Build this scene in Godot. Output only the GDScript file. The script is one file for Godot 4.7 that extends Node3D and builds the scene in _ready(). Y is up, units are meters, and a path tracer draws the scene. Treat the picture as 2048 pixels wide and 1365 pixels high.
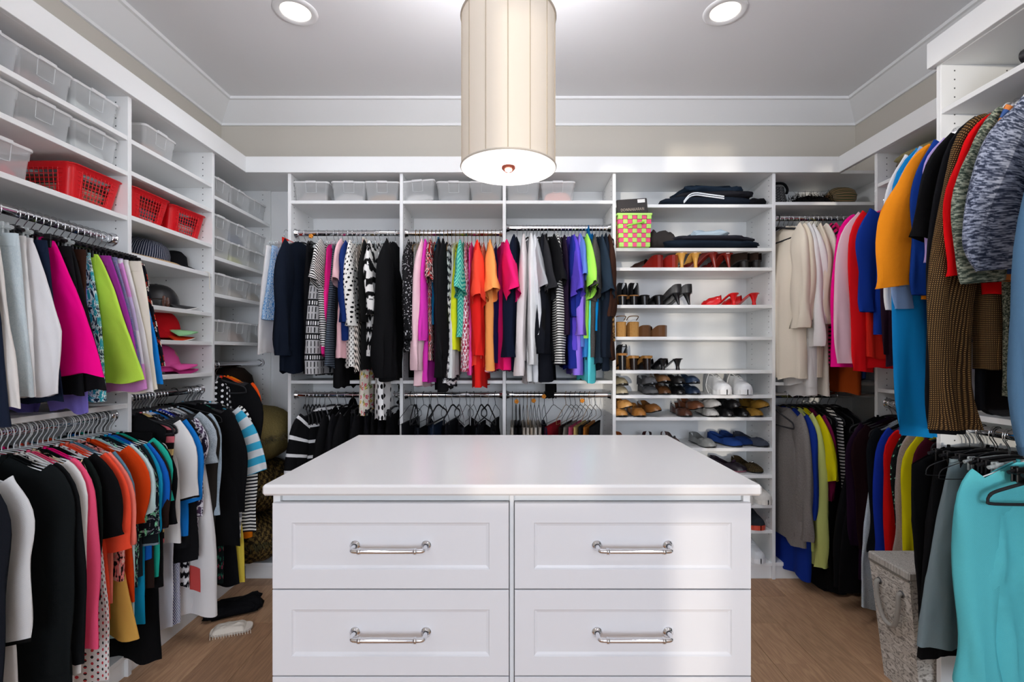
extends Node3D
# A walk-in closet: white melamine bays round three walls, an island with drawers, a drum pendant.
# x to the right, y up, the back wall lies at z = -3.10; the camera stands at x = 0, z = 0.

const LX := -1.563    # front of the left bays
const RX := 1.89      # front of the right bays
const TX := 1.55      # front of the deeper right unit
const BZ := -2.783    # front of the back bays
const WL := -1.893    # left wall
const WR := 2.207     # right wall
const WB := -3.103    # back wall
const WF := 4.0      # front wall, behind the camera
const CH := 2.9       # ceiling
const SHELF := 0.019

var white: StandardMaterial3D
var chrome: StandardMaterial3D

func _ready() -> void:
	# ---- camera
	var cam := Camera3D.new()
	cam.name = "camera"
	cam.near = 0.05
	cam.far = 60.0
	cam.position = Vector3(0, 1.313, 0)
	cam.set_frustum(0.05 * 1365.0 / 960.0, Vector2(-4.0 / 960.0 * 0.05, 24.5 / 960.0 * 0.05), 0.05, 60.0)
	add_child(cam)
	cam.current = true
	# ---- sky, exposure
	var we := WorldEnvironment.new()
	we.name = "environment"
	var env := Environment.new()
	var sky := Sky.new()
	var sm := ProceduralSkyMaterial.new()
	sm.sky_top_color = Color("6f9fd0")
	sm.sky_horizon_color = Color("d5e2ee")
	sm.ground_horizon_color = Color("c9d2c8")
	sm.ground_bottom_color = Color("7f8a78")
	sm.sun_angle_max = 0.0
	sky.sky_material = sm
	env.background_mode = Environment.BG_SKY
	env.sky = sky
	env.background_energy_multiplier = 0.5
	env.tonemap_mode = Environment.TONE_MAPPER_LINEAR
	env.tonemap_exposure = 1.0
	env.sdfgi_enabled = true
	env.ssao_enabled = true
	env.ssil_enabled = true
	we.environment = env
	add_child(we)
	# ---- low sun through the glazed door behind the camera
	var sun := DirectionalLight3D.new()
	sun.name = "sun"
	sun.light_color = Color("fff3e2")
	sun.light_energy = 0.42
	sun.light_angular_distance = 0.7
	sun.shadow_enabled = true
	add_child(sun)
	sun.look_at_from_position(Vector3.ZERO, Vector3(0.31, -0.012, -1.0))
	# ---- daylight that the wide window and the glazed door behind the camera let in
	for a in [[Vector3(0.75, 1.72, WF - 0.03), Vector2(2.3, 1.5), 10.5], [Vector3(-1.6, 1.72, WF - 0.03), Vector2(0.42, 1.5), 2.4]]:
		var al := AreaLight3D.new()
		al.name = "window_daylight"
		al.light_color = Color("e6efff")
		al.light_energy = a[2]
		al.area_size = a[1]
		al.shadow_enabled = true
		al.position = a[0]
		add_child(al, true)
	make_weave()
	white = plainm("f2f3f2", 0.42)
	chrome = plainm("e4e5e8", 0.08, 1.0)
	build_shell()
	build_tree()
	build_lamps()
	build_left()
	build_back()
	build_right()
	build_island()
	build_bins()
	build_baskets()
	build_hangers()
	fill_rows()
	build_shoes()
	build_folded()

# ------------------------------------------------------------------ helpers
class MB:
	var v := PackedVector3Array()
	var n := PackedVector3Array()
	var t := PackedVector2Array()
	var ix := PackedInt32Array()
	func vert(p: Vector3, nn: Vector3, uv := Vector2.ZERO) -> int:
		v.append(p)
		n.append(nn)
		t.append(uv)
		return v.size() - 1
	func quad(a: Vector3, b: Vector3, c: Vector3, d: Vector3, s := 1.0) -> void:
		var nn := (b - a).cross(c - a).normalized()
		var i := v.size()
		var u := (b - a).length() * s
		var w := (d - a).length() * s
		vert(a, nn, Vector2(0, w))
		vert(b, nn, Vector2(u, w))
		vert(c, nn, Vector2(u, 0))
		vert(d, nn, Vector2(0, 0))
		ix.append_array(PackedInt32Array([i, i + 2, i + 1, i, i + 3, i + 2]))
	func tri(a: Vector3, b: Vector3, c: Vector3) -> void:
		var nn := (b - a).cross(c - a).normalized()
		var i := v.size()
		vert(a, nn)
		vert(b, nn)
		vert(c, nn)
		ix.append_array(PackedInt32Array([i, i + 2, i + 1]))
	# rows of points; the normal points to (along the row) x (along the rows); closed joins the ends of each row
	func grid(nu: int, nv: int, p: PackedVector3Array, uv: PackedVector2Array, closed := false, flip := false) -> void:
		var b := v.size()
		var has := uv.size() == p.size()
		for j in nv:
			for i in nu:
				var il := i - 1
				var ir := i + 1
				if closed:
					il = (i - 1 + nu - 1) % (nu - 1) if i == 0 else i - 1
					ir = 1 if i == nu - 1 else i + 1
					if i == 0:
						il = nu - 2
				else:
					il = maxi(il, 0)
					ir = mini(ir, nu - 1)
				var ju := maxi(j - 1, 0)
				var jd := mini(j + 1, nv - 1)
				var nn := (p[j * nu + ir] - p[j * nu + il]).cross(p[jd * nu + i] - p[ju * nu + i])
				if nn.length_squared() < 1e-16:
					var jm := clampi(j, 1, nv - 2) if nv > 2 else j
					var ju2 := maxi(jm - 1, 0)
					var jd2 := mini(jm + 1, nv - 1)
					nn = (p[jm * nu + ir] - p[jm * nu + il]).cross(p[jd2 * nu + i] - p[ju2 * nu + i])
				nn = nn.normalized()
				v.append(p[j * nu + i])
				n.append(-nn if flip else nn)
				t.append(uv[j * nu + i] if has else Vector2(float(i) / (nu - 1), float(j) / (nv - 1)))
		for j in nv - 1:
			for i in nu - 1:
				var a := b + j * nu + i
				if flip:
					ix.append_array(PackedInt32Array([a, a + 1, a + nu, a + 1, a + nu + 1, a + nu]))
				else:
					ix.append_array(PackedInt32Array([a, a + nu, a + 1, a + 1, a + nu, a + nu + 1]))
	func box(a: Vector3, b: Vector3, e := 0.0) -> void:
		var c := (a + b) * 0.5
		var h := (b - a) * 0.5
		e = minf(e, minf(h.x, minf(h.y, h.z)) * 0.9)
		var ax := [Vector3.RIGHT, Vector3.UP, Vector3.BACK]
		for k in 3:
			for s in [-1.0, 1.0]:
				var w: Vector3 = ax[k] * s
				var u: Vector3 = ax[(k + 1) % 3]
				var r: Vector3 = w.cross(u)
				var o := c + w * h[k]
				var hu: float = h[(k + 1) % 3] - e
				var hr: float = h[(k + 2) % 3] - e
				quad(o - u * hu - r * hr, o + u * hu - r * hr, o + u * hu + r * hr, o - u * hu + r * hr)
		if e <= 0.0:
			return
		for k in 3:
			for s in [-1.0, 1.0]:
				for q in [-1.0, 1.0]:
					var u: Vector3 = ax[k]
					var w1: Vector3 = ax[(k + 1) % 3] * s
					var w2: Vector3 = ax[(k + 2) % 3] * q
					var h1: float = h[(k + 1) % 3]
					var h2: float = h[(k + 2) % 3]
					var p1 := c + w1 * h1 + w2 * (h2 - e)
					var p2 := c + w1 * (h1 - e) + w2 * h2
					var l: Vector3 = u * (h[k] - e)
					if (u.cross(p2 - p1)).dot(w1 + w2) > 0:
						quad(p1 - l, p1 + l, p2 + l, p2 - l)
					else:
						quad(p2 - l, p2 + l, p1 + l, p1 - l)
		for sx in [-1.0, 1.0]:
			for sy in [-1.0, 1.0]:
				for sz in [-1.0, 1.0]:
					var o := c + Vector3(sx * h.x, sy * h.y, sz * h.z)
					var p := o - Vector3(0, sy * e, sz * e)
					var q := o - Vector3(sx * e, 0, sz * e)
					var r := o - Vector3(sx * e, sy * e, 0)
					if sx * sy * sz > 0:
						tri(p, q, r)
					else:
						tri(p, r, q)
	func tube(path: PackedVector3Array, rad: float, sides := 8, caps := true, r2 := -1.0) -> void:
		var m := path.size()
		var p := PackedVector3Array()
		var side := Vector3.ZERO
		for j in m:
			var d := (path[mini(j + 1, m - 1)] - path[maxi(j - 1, 0)]).normalized()
			if j == 0:
				side = d.cross(Vector3.UP if absf(d.y) < 0.9 else Vector3.RIGHT).normalized()
			else:
				side = (side - d * side.dot(d)).normalized()
			var up := d.cross(side)
			var r := rad if r2 < 0 else lerpf(rad, r2, float(j) / (m - 1))
			for i in sides + 1:
				var a := TAU * i / sides
				p.append(path[j] + (side * cos(a) + up * sin(a)) * r)
		grid(sides + 1, m, p, PackedVector2Array(), true)
		if caps:
			for e in [0, m - 1]:
				var d := (path[1] - path[0]).normalized() if e == 0 else (path[m - 1] - path[m - 2]).normalized()
				for i in sides:
					if e == 0:
						tri(path[0], p[i + 1], p[i])
					else:
						tri(path[e], p[e * (sides + 1) + i], p[e * (sides + 1) + i + 1])
	func lathe(prof: PackedVector2Array, sides := 24, at := Vector3.ZERO, axis := Vector3.UP) -> void:
		var p := PackedVector3Array()
		var u := axis.cross(Vector3.RIGHT if absf(axis.x) < 0.9 else Vector3.UP).normalized()
		var w := axis.cross(u)
		for q in prof:
			for i in sides + 1:
				var a := TAU * i / sides
				p.append(at + axis * q.y + (u * cos(a) + w * sin(a)) * q.x)
		grid(sides + 1, prof.size(), p, PackedVector2Array(), true)
	# rings of equal length, first point repeated at the end
	func loft(rings: Array, flip := false, cap0 := true, cap1 := true) -> void:
		var nu: int = rings[0].size()
		var p := PackedVector3Array()
		for r in rings:
			p.append_array(r)
		grid(nu, rings.size(), p, PackedVector2Array(), true, flip)
		for e in [0, rings.size() - 1]:
			if (e == 0 and not cap0) or (e > 0 and not cap1):
				continue
			var c := Vector3.ZERO
			for i in nu - 1:
				c += rings[e][i]
			c /= nu - 1
			for i in nu - 1:
				if (e == 0) != flip:
					tri(c, rings[e][i + 1], rings[e][i])
				else:
					tri(c, rings[e][i], rings[e][i + 1])
	func mesh() -> ArrayMesh:
		var a := []
		a.resize(Mesh.ARRAY_MAX)
		a[Mesh.ARRAY_VERTEX] = v
		a[Mesh.ARRAY_NORMAL] = n
		a[Mesh.ARRAY_TEX_UV] = t
		a[Mesh.ARRAY_INDEX] = ix
		var m := ArrayMesh.new()
		m.add_surface_from_arrays(Mesh.PRIMITIVE_TRIANGLES, a)
		return m

var taken := {}

func numbered(called: String) -> String:
	var k: int = taken.get(called, 0)
	taken[called] = k + 1
	return called if k == 0 else "%s_%03d" % [called, k]

func tag(o: Node3D, label: String, category: String, group := "", kind := "") -> Node3D:
	o.set_meta("label", label)
	o.set_meta("category", category)
	if group:
		o.set_meta("group", group)
	if kind:
		o.set_meta("kind", kind)
	return o

func thing(called: String, label: String, category: String, at := Vector3.ZERO, turn := 0.0, group := "") -> Node3D:
	var o := Node3D.new()
	o.name = numbered(called)
	add_child(o)
	o.position = at
	o.rotation.y = turn
	return tag(o, label, category, group)

func part(called: String, g, mat: Material, parent: Node3D, at := Vector3.ZERO) -> MeshInstance3D:
	var o := MeshInstance3D.new()
	o.name = called
	o.mesh = g.mesh() if g is MB else g
	o.material_override = mat
	o.position = at
	parent.add_child(o, true)
	return o

func solo(called: String, g, mat: Material, label: String, category: String, at := Vector3.ZERO, turn := 0.0, group := "") -> MeshInstance3D:
	var o := MeshInstance3D.new()
	o.name = numbered(called)
	o.mesh = g.mesh() if g is MB else g
	o.material_override = mat
	o.position = at
	o.rotation.y = turn
	add_child(o)
	tag(o, label, category, group)
	return o

func struct(called: String, g, mat: Material, label: String, category: String) -> MeshInstance3D:
	var o := solo(called, g, mat, label, category)
	o.set_meta("kind", "structure")
	return o

func boxy(a: Vector3, b: Vector3, e := 0.0015) -> MB:
	var m := MB.new()
	m.box(Vector3(minf(a.x, b.x), minf(a.y, b.y), minf(a.z, b.z)), Vector3(maxf(a.x, b.x), maxf(a.y, b.y), maxf(a.z, b.z)), e)
	return m

func pv(a: Array) -> PackedVector3Array:
	return PackedVector3Array(a)

# a smooth curve through points
func curve(pts: Array, each := 6) -> PackedVector3Array:
	var out := PackedVector3Array()
	for i in pts.size() - 1:
		var a: Vector3 = pts[maxi(i - 1, 0)]
		var b: Vector3 = pts[i]
		var c: Vector3 = pts[i + 1]
		var d: Vector3 = pts[mini(i + 2, pts.size() - 1)]
		for k in each:
			out.append(b.cubic_interpolate(c, a, d, float(k) / each))
	out.append(pts[-1])
	return out

# ------------------------------------------------------------------ materials
var mats := {}

func plainm(hex: String, rough := 0.6, metal := 0.0) -> StandardMaterial3D:
	var key := "%s|%s|%s" % [hex, rough, metal]
	if not mats.has(key):
		var m := StandardMaterial3D.new()
		m.albedo_color = Color(hex)
		m.roughness = rough
		m.metallic = metal
		mats[key] = m
	return mats[key]

func cloth(hex: String) -> StandardMaterial3D:
	var key := "cloth" + hex
	if not mats.has(key):
		var m := StandardMaterial3D.new()
		m.albedo_color = Color(hex)
		m.roughness = 0.85
		m.metallic_specular = 0.25
		m.heightmap_enabled = true
		m.heightmap_texture = weave
		m.heightmap_scale = 0.06
		m.uv1_scale = Vector3(26, 26, 1)
		m.cull_mode = BaseMaterial3D.CULL_DISABLED
		mats[key] = m
	return mats[key]

var weave: ImageTexture

func make_weave() -> void:
	var im := Image.create(64, 64, false, Image.FORMAT_RGB8)
	var r := RandomNumberGenerator.new()
	r.seed = 5
	for y in 64:
		for x in 64:
			var k := 0.5 + 0.2 * sin(TAU * x / 8.0) * sin(TAU * y / 8.0) + r.randf_range(-0.25, 0.25)
			im.set_pixel(x, y, Color(k, k, k))
	weave = ImageTexture.create_from_image(im)

func hash2(x: int, y: int, s := 0) -> float:
	var h := (x * 374761393 + y * 668265263 + s * 69069) & 0x7fffffff
	h = ((h ^ (h >> 13)) * 1274126177) & 0x7fffffff
	return float((h ^ (h >> 16)) & 0xffff) / 65535.0

# nearest-cell pattern: (distance to nearest spot, spot number), wrapping
func cells(x: float, y: float, k: int, s: int) -> Vector2:
	var best := 9.0
	var id := 0.0
	var cx := int(floor(x))
	var cy := int(floor(y))
	for j in range(cy - 1, cy + 2):
		for i in range(cx - 1, cx + 2):
			var wi := posmod(i, k)
			var wj := posmod(j, k)
			var p := Vector2(i + hash2(wi, wj, s), j + hash2(wi, wj, s + 7))
			var d := p.distance_to(Vector2(x, y))
			if d < best:
				best = d
				id = hash2(wi, wj, s + 13)
	return Vector2(best, id)

# a printed cloth: the texture repeats every `size` metres
func print_cloth(kind: String, cols: Array, size: float, rough := 0.85) -> StandardMaterial3D:
	var key := "print" + kind + str(cols) + str(size)
	if mats.has(key):
		return mats[key]
	var m := StandardMaterial3D.new()
	m.roughness = rough
	m.metallic_specular = 0.25
	m.cull_mode = BaseMaterial3D.CULL_DISABLED
	m.albedo_texture = pattern(kind, cols)
	m.uv1_scale = Vector3(1.0 / size, 1.0 / size, 1)
	mats[key] = m
	return m

func pattern(kind: String, cols: Array) -> ImageTexture:
	var n := 192 if kind in ["damask", "paisley"] else 96
	var c := []
	for q in cols:
		c.append(Color(q))
	var im := Image.create(n, n, false, Image.FORMAT_RGB8)
	im.fill(c[0])
	var ns := FastNoiseLite.new()
	ns.seed = hash(kind + str(cols)) % 1000
	ns.noise_type = FastNoiseLite.TYPE_SIMPLEX_SMOOTH
	ns.frequency = 1.0
	for y in n:
		for x in n:
			var u := float(x) / n
			var w := float(y) / n
			var o: Color = c[0]
			# wrapping noise coordinates
			var q3 := Vector3(cos(TAU * u), sin(TAU * u), cos(TAU * w)) * 0.9 + Vector3(0, 0, 5.0 + 0.9 * sin(TAU * w))
			match kind:
				"stripe_h":
					o = c[1] if fposmod(w * 4.0, 1.0) < 0.45 else c[0]
				"stripe_wide":
					var b := int(fposmod(w * c.size(), c.size()))
					o = c[b]
				"stripe_v":
					o = c[1] if fposmod(u * 4.0, 1.0) < 0.4 else c[0]
				"stripe_d":
					o = c[1] if fposmod(u * 4.0 + w * 4.0, 1.0) < 0.42 else c[0]
				"chevron":
					o = c[1] if fposmod(w * 4.0 + absf(fposmod(u * 2.0, 1.0) - 0.5) * 2.0, 1.0) < 0.45 else c[0]
				"dots":
					var gx := fposmod(u * 2.0, 1.0) - 0.5
					var gy := fposmod(w * 2.0 + (0.5 if int(u * 2.0) % 2 == 1 else 0.0), 1.0) - 0.5
					o = c[1 + (int(u * 2.0) + int(w * 2.0)) % (c.size() - 1)] if gx * gx + gy * gy < 0.055 else c[0]
				"leopard":
					var q := cells(u * 6.0, w * 6.0, 6, 3)
					o = c[1] if q.x < 0.42 else c[0]
					if q.x < 0.17 and q.y > 0.5:
						o = c[0].lerp(c[1], 0.4)
				"zebra":
					var k := sin(w * TAU * 5.0 + 3.5 * ns.get_noise_3dv(q3 * 1.3))
					o = c[1] if k > 0.15 else c[0]
				"swirl":
					var k := sin(16.0 * ns.get_noise_3dv(q3 * 1.2))
					o = c[1] if k > 0.0 else c[0]
				"camo":
					var a := ns.get_noise_3dv(q3 * 1.7)
					var bq := ns.get_noise_3dv(q3 * 2.3 + Vector3(9, 3, 1))
					o = c[1] if a > 0.22 else c[0]
					if bq > 0.25:
						o = c[2]
					if bq < -0.38 and c.size() > 3:
						o = c[3]
				"floral":
					var q := cells(u * 5.0, w * 5.0, 5, 21)
					var pet := 0.30 + 0.13 * sin(5.0 * atan2(fposmod(w * 5.0, 1.0) - 0.5, fposmod(u * 5.0, 1.0) - 0.5) + q.y * 6.0)
					if q.x < pet:
						o = c[1 + int(q.y * 0.999 * (c.size() - 1))]
					if q.x < 0.1:
						o = c[0].lerp(Color.YELLOW, 0.3)
				"leaf":
					var a := sin(u * TAU * 3.0 + 2.4 * ns.get_noise_3dv(q3 * 1.5)) * sin(w * TAU * 2.0 + 3.0 * ns.get_noise_3dv(q3 * 1.1 + Vector3(4, 4, 4)))
					o = c[1] if a > 0.18 else c[0]
					if a < -0.4 and c.size() > 2:
						o = c[2]
				"paisley":
					var k := sin(22.0 * ns.get_noise_3dv(q3 * 1.6) + 2.0 * sin(u * TAU * 3.0))
					o = c[1] if absf(k) < 0.42 else c[0]
				"tweed":
					var bx := (int(u * 32.0) % 2) ^ (int(w * 32.0) % 2)
					o = c[1] if (int(u * 32.0) % 2 == 0 and int(w * 32.0) % 2 == 0) else (c[0] if bx == 1 else c[0].lerp(c[1], 0.25))
				"marl":
					var k := hash2((x + (y * 5) % 7) / 6, y, 2) * 0.6 + hash2((x + (y * 3) % 5) / 4, y / 2, 5) * 0.4
					o = c[0].lerp(c[1], smoothstep(0.2, 0.8, k))
				"heather":
					o = c[0].lerp(c[1], hash2(x, y, 4))
				"knit":
					o = c[0].lerp(c[1], 0.5 + 0.5 * cos(u * TAU * 12.0))
				"sequin":
					o = c[1] if hash2(x / 2, y / 2, 8) > 0.9 else c[0].lerp(c[1], 0.12 * hash2(x, y, 9))
				"aztec":
					var b := int(w * 8.0)
					var f := fposmod(w * 8.0, 1.0)
					if b % 3 == 0:
						o = c[1] if f < 0.25 or f > 0.75 else (c[2] if fposmod(u * 14.0, 1.0) < 0.5 else c[1])
					else:
						o = c[1] if fposmod(u * 9.0, 1.0) < 0.2 and f > 0.15 and f < 0.85 else c[0]
				"check":
					var e := int(u * 4.0) % 2 == 0
					var f2 := int(w * 4.0) % 2 == 0
					o = c[1] if e and f2 else (c[0].lerp(c[1], 0.5) if e or f2 else c[0])
				"blob":
					var a := ns.get_noise_3dv(q3 * 1.4)
					var k := clampf(a * 0.9 + 0.5, 0.0, 0.999)
					o = c[int(k * c.size())]
				"damask":
					var k := sin(22.0 * ns.get_noise_3dv(Vector3(absf(fposmod(u, 1.0) - 0.5) * 3.0, sin(w * TAU) * 0.8, cos(w * TAU) * 0.8) * 0.8))
					o = c[1] if absf(k) < 0.3 else c[0]
					if k > 0.9 and c.size() > 2:
						o = c[2]
				"burlap":
					o = c[0].lerp(c[1], clampf(0.35 * hash2(x / 2, y, 3) + 0.35 * hash2(x, y / 2, 4) + 0.5 * ns.get_noise_3dv(q3 * 2.0), 0, 1))
			im.set_pixel(x, y, o)
	return ImageTexture.create_from_image(im)

# ------------------------------------------------------------------ the room
func slab(a: Vector3, b: Vector3) -> MB:
	return boxy(a, b, 0.0)

func build_shell() -> void:
	var beige := plainm("cac4b9", 0.8)
	var ceil_paint := plainm("eeeef0", 0.85)
	var trim := plainm("efefef", 0.5)
	struct("wall_left", slab(Vector3(WL - 0.12, -0.1, WF + 0.12), Vector3(WL, CH + 0.1, WB - 0.12)), beige, "beige painted left wall above the white shelving", "wall")
	struct("wall_right", slab(Vector3(WR, -0.1, WF + 0.12), Vector3(WR + 0.12, CH + 0.1, WB - 0.12)), beige, "beige painted right wall above the white shelving", "wall")
	struct("wall_back", slab(Vector3(WL, -0.1, WB - 0.12), Vector3(WR, CH + 0.1, WB)), beige, "beige painted back wall above the white shelving", "wall")
	# the front wall behind the camera has a glazed door and a wide window
	var fw := MB.new()
	var openings := [[-1.82, -1.38, 0.95, 2.5], [-1.28, -0.76, 0.06, 2.78], [-0.42, 1.92, 0.95, 2.5]]
	var x := WL
	for o in openings:
		fw.box(Vector3(x, -0.1, WF), Vector3(o[0], CH + 0.1, WF + 0.12))
		fw.box(Vector3(o[0], -0.1, WF), Vector3(o[1], o[2], WF + 0.12))
		fw.box(Vector3(o[0], o[3], WF), Vector3(o[1], CH + 0.1, WF + 0.12))
		x = o[1]
	fw.box(Vector3(x, -0.1, WF), Vector3(WR, CH + 0.1, WF + 0.12))
	struct("wall_front", fw, beige, "beige front wall with windows behind the camera", "wall")
	var k := 1
	for o in openings:
		var w := Node3D.new()
		w.name = "window_%d" % k
		add_child(w)
		tag(w, ["narrower white framed window left of the glazed strip", "tall narrow white framed glazed strip", "wide white framed window right of the glazed strip"][k - 1], "window", "", "structure")
		var fr := MB.new()
		for xx in [o[0], o[1] - 0.04]:
			fr.box(Vector3(xx, o[2], WF + 0.02), Vector3(xx + 0.04, o[3], WF + 0.09))
		for yy in [o[2], o[3] - 0.04]:
			fr.box(Vector3(o[0] + 0.04, yy, WF + 0.02), Vector3(o[1] - 0.04, yy + 0.04, WF + 0.09))
		if k == 2:
			for yy in [0.95, 1.55, 2.2]:
				fr.box(Vector3(o[0] + 0.04, yy, WF + 0.04), Vector3(o[1] - 0.04, yy + 0.03, WF + 0.07))
		part("window_frame", fr, trim, w)
		var glass := StandardMaterial3D.new()
		glass.albedo_color = Color(0.95, 0.98, 1.0, 0.06)
		glass.transparency = BaseMaterial3D.TRANSPARENCY_ALPHA
		glass.roughness = 0.02
		part("pane", boxy(Vector3(o[0] + 0.04, o[2] + 0.04, WF + 0.053), Vector3(o[1] - 0.04, o[3] - 0.04, WF + 0.058), 0), glass, w)
		k += 1
	struct("ceiling", slab(Vector3(WL - 0.12, CH, WF + 0.12), Vector3(WR + 0.12, CH + 0.12, WB - 0.12)), ceil_paint, "flat light grey painted ceiling", "ceiling")
	# crown: a slanted board with a small bead at its upper edge and a lip at the wall
	var prof := [Vector2(0.0, -0.118), Vector2(0.012, -0.118), Vector2(0.014, -0.104), Vector2(0.128, -0.016), Vector2(0.142, -0.014), Vector2(0.146, 0.0)]
	var m := MB.new()
	for i in prof.size() - 1:
		var p: Vector2 = prof[i]
		var q: Vector2 = prof[i + 1]
		m.quad(Vector3(WL + p.x, CH + p.y, WB + p.x), Vector3(WR - p.x, CH + p.y, WB + p.x), Vector3(WR - q.x, CH + q.y, WB + q.x), Vector3(WL + q.x, CH + q.y, WB + q.x))
	struct("trim_1", m, trim, "white slanted crown moulding along the back wall", "moulding")
	m = MB.new()
	for i in prof.size() - 1:
		var p: Vector2 = prof[i]
		var q: Vector2 = prof[i + 1]
		m.quad(Vector3(WL + p.x, CH + p.y, WF), Vector3(WL + p.x, CH + p.y, WB + p.x), Vector3(WL + q.x, CH + q.y, WB + q.x), Vector3(WL + q.x, CH + q.y, WF))
	struct("trim_2", m, trim, "white slanted crown moulding along the left wall", "moulding")
	m = MB.new()
	for i in prof.size() - 1:
		var p: Vector2 = prof[i]
		var q: Vector2 = prof[i + 1]
		m.quad(Vector3(WR - p.x, CH + p.y, WB + p.x), Vector3(WR - p.x, CH + p.y, WF), Vector3(WR - q.x, CH + q.y, WF), Vector3(WR - q.x, CH + q.y, WB + q.x))
	struct("trim_3", m, trim, "white slanted crown moulding along the right wall", "moulding")
	# floor: planks laid towards the back wall
	var fl := struct("floor", slab(Vector3(WL, -0.14, WF), Vector3(WR, -0.012, WB)), plainm("4a3628", 0.8), "warm brown oak plank floor", "floor")
	var woods := [wood(1, "c09a78", "9c795b"), wood(2, "caa37e", "a68062"), wood(3, "b68e6c", "926f54")]
	var r := RandomNumberGenerator.new()
	r.seed = 11
	var px := WL
	while px < WR - 0.02:
		var x1 := minf(px + 0.187, WR)
		var z := WF - r.randf_range(0.2, 1.3)
		var from := WF
		while from > WB + 0.01:
			var zz := maxf(z, WB)
			if zz < -0.4:
				part("plank", boxy(Vector3(px + 0.0008, -0.012, from - 0.0008), Vector3(x1 - 0.0008, 0, zz + 0.0008), 0.0012), woods[r.randi() % 3], fl)
			else:
				part("plank", boxy(Vector3(px + 0.0008, -0.012, from - 0.0008), Vector3(x1 - 0.0008, 0, zz + 0.0008), 0.0012), woods[r.randi() % 3], fl)
			from = zz
			z = zz - r.randf_range(1.1, 1.7)
		px += 0.187

func wood(s: int, a: String, b: String) -> StandardMaterial3D:
	var im := Image.create(128, 512, false, Image.FORMAT_RGB8)
	var ns := FastNoiseLite.new()
	ns.seed = s
	ns.frequency = 0.02
	var ca := Color(a)
	var cb := Color(b)
	for y in 512:
		for x in 128:
			var k := ns.get_noise_2d(x * 1.6, y * 0.12 + 400.0 * s)
			var g := 0.5 + 0.5 * sin(k * 26.0)
			g = 0.55 * g + 0.45 * (0.5 + 0.5 * ns.get_noise_2d(x * 12.0, y * 0.7))
			im.set_pixel(x, y, ca.lerp(cb, clampf(g, 0, 1)))
	var m := StandardMaterial3D.new()
	m.albedo_texture = ImageTexture.create_from_image(im)
	m.roughness = 0.5
	m.uv1_triplanar = true
	m.uv1_world_triplanar = true
	m.uv1_scale = Vector3(2.6, 0.7, 0.7)
	m.uv1_offset = Vector3(0.3 * s, 0, 0.21 * s)
	return m

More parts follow.
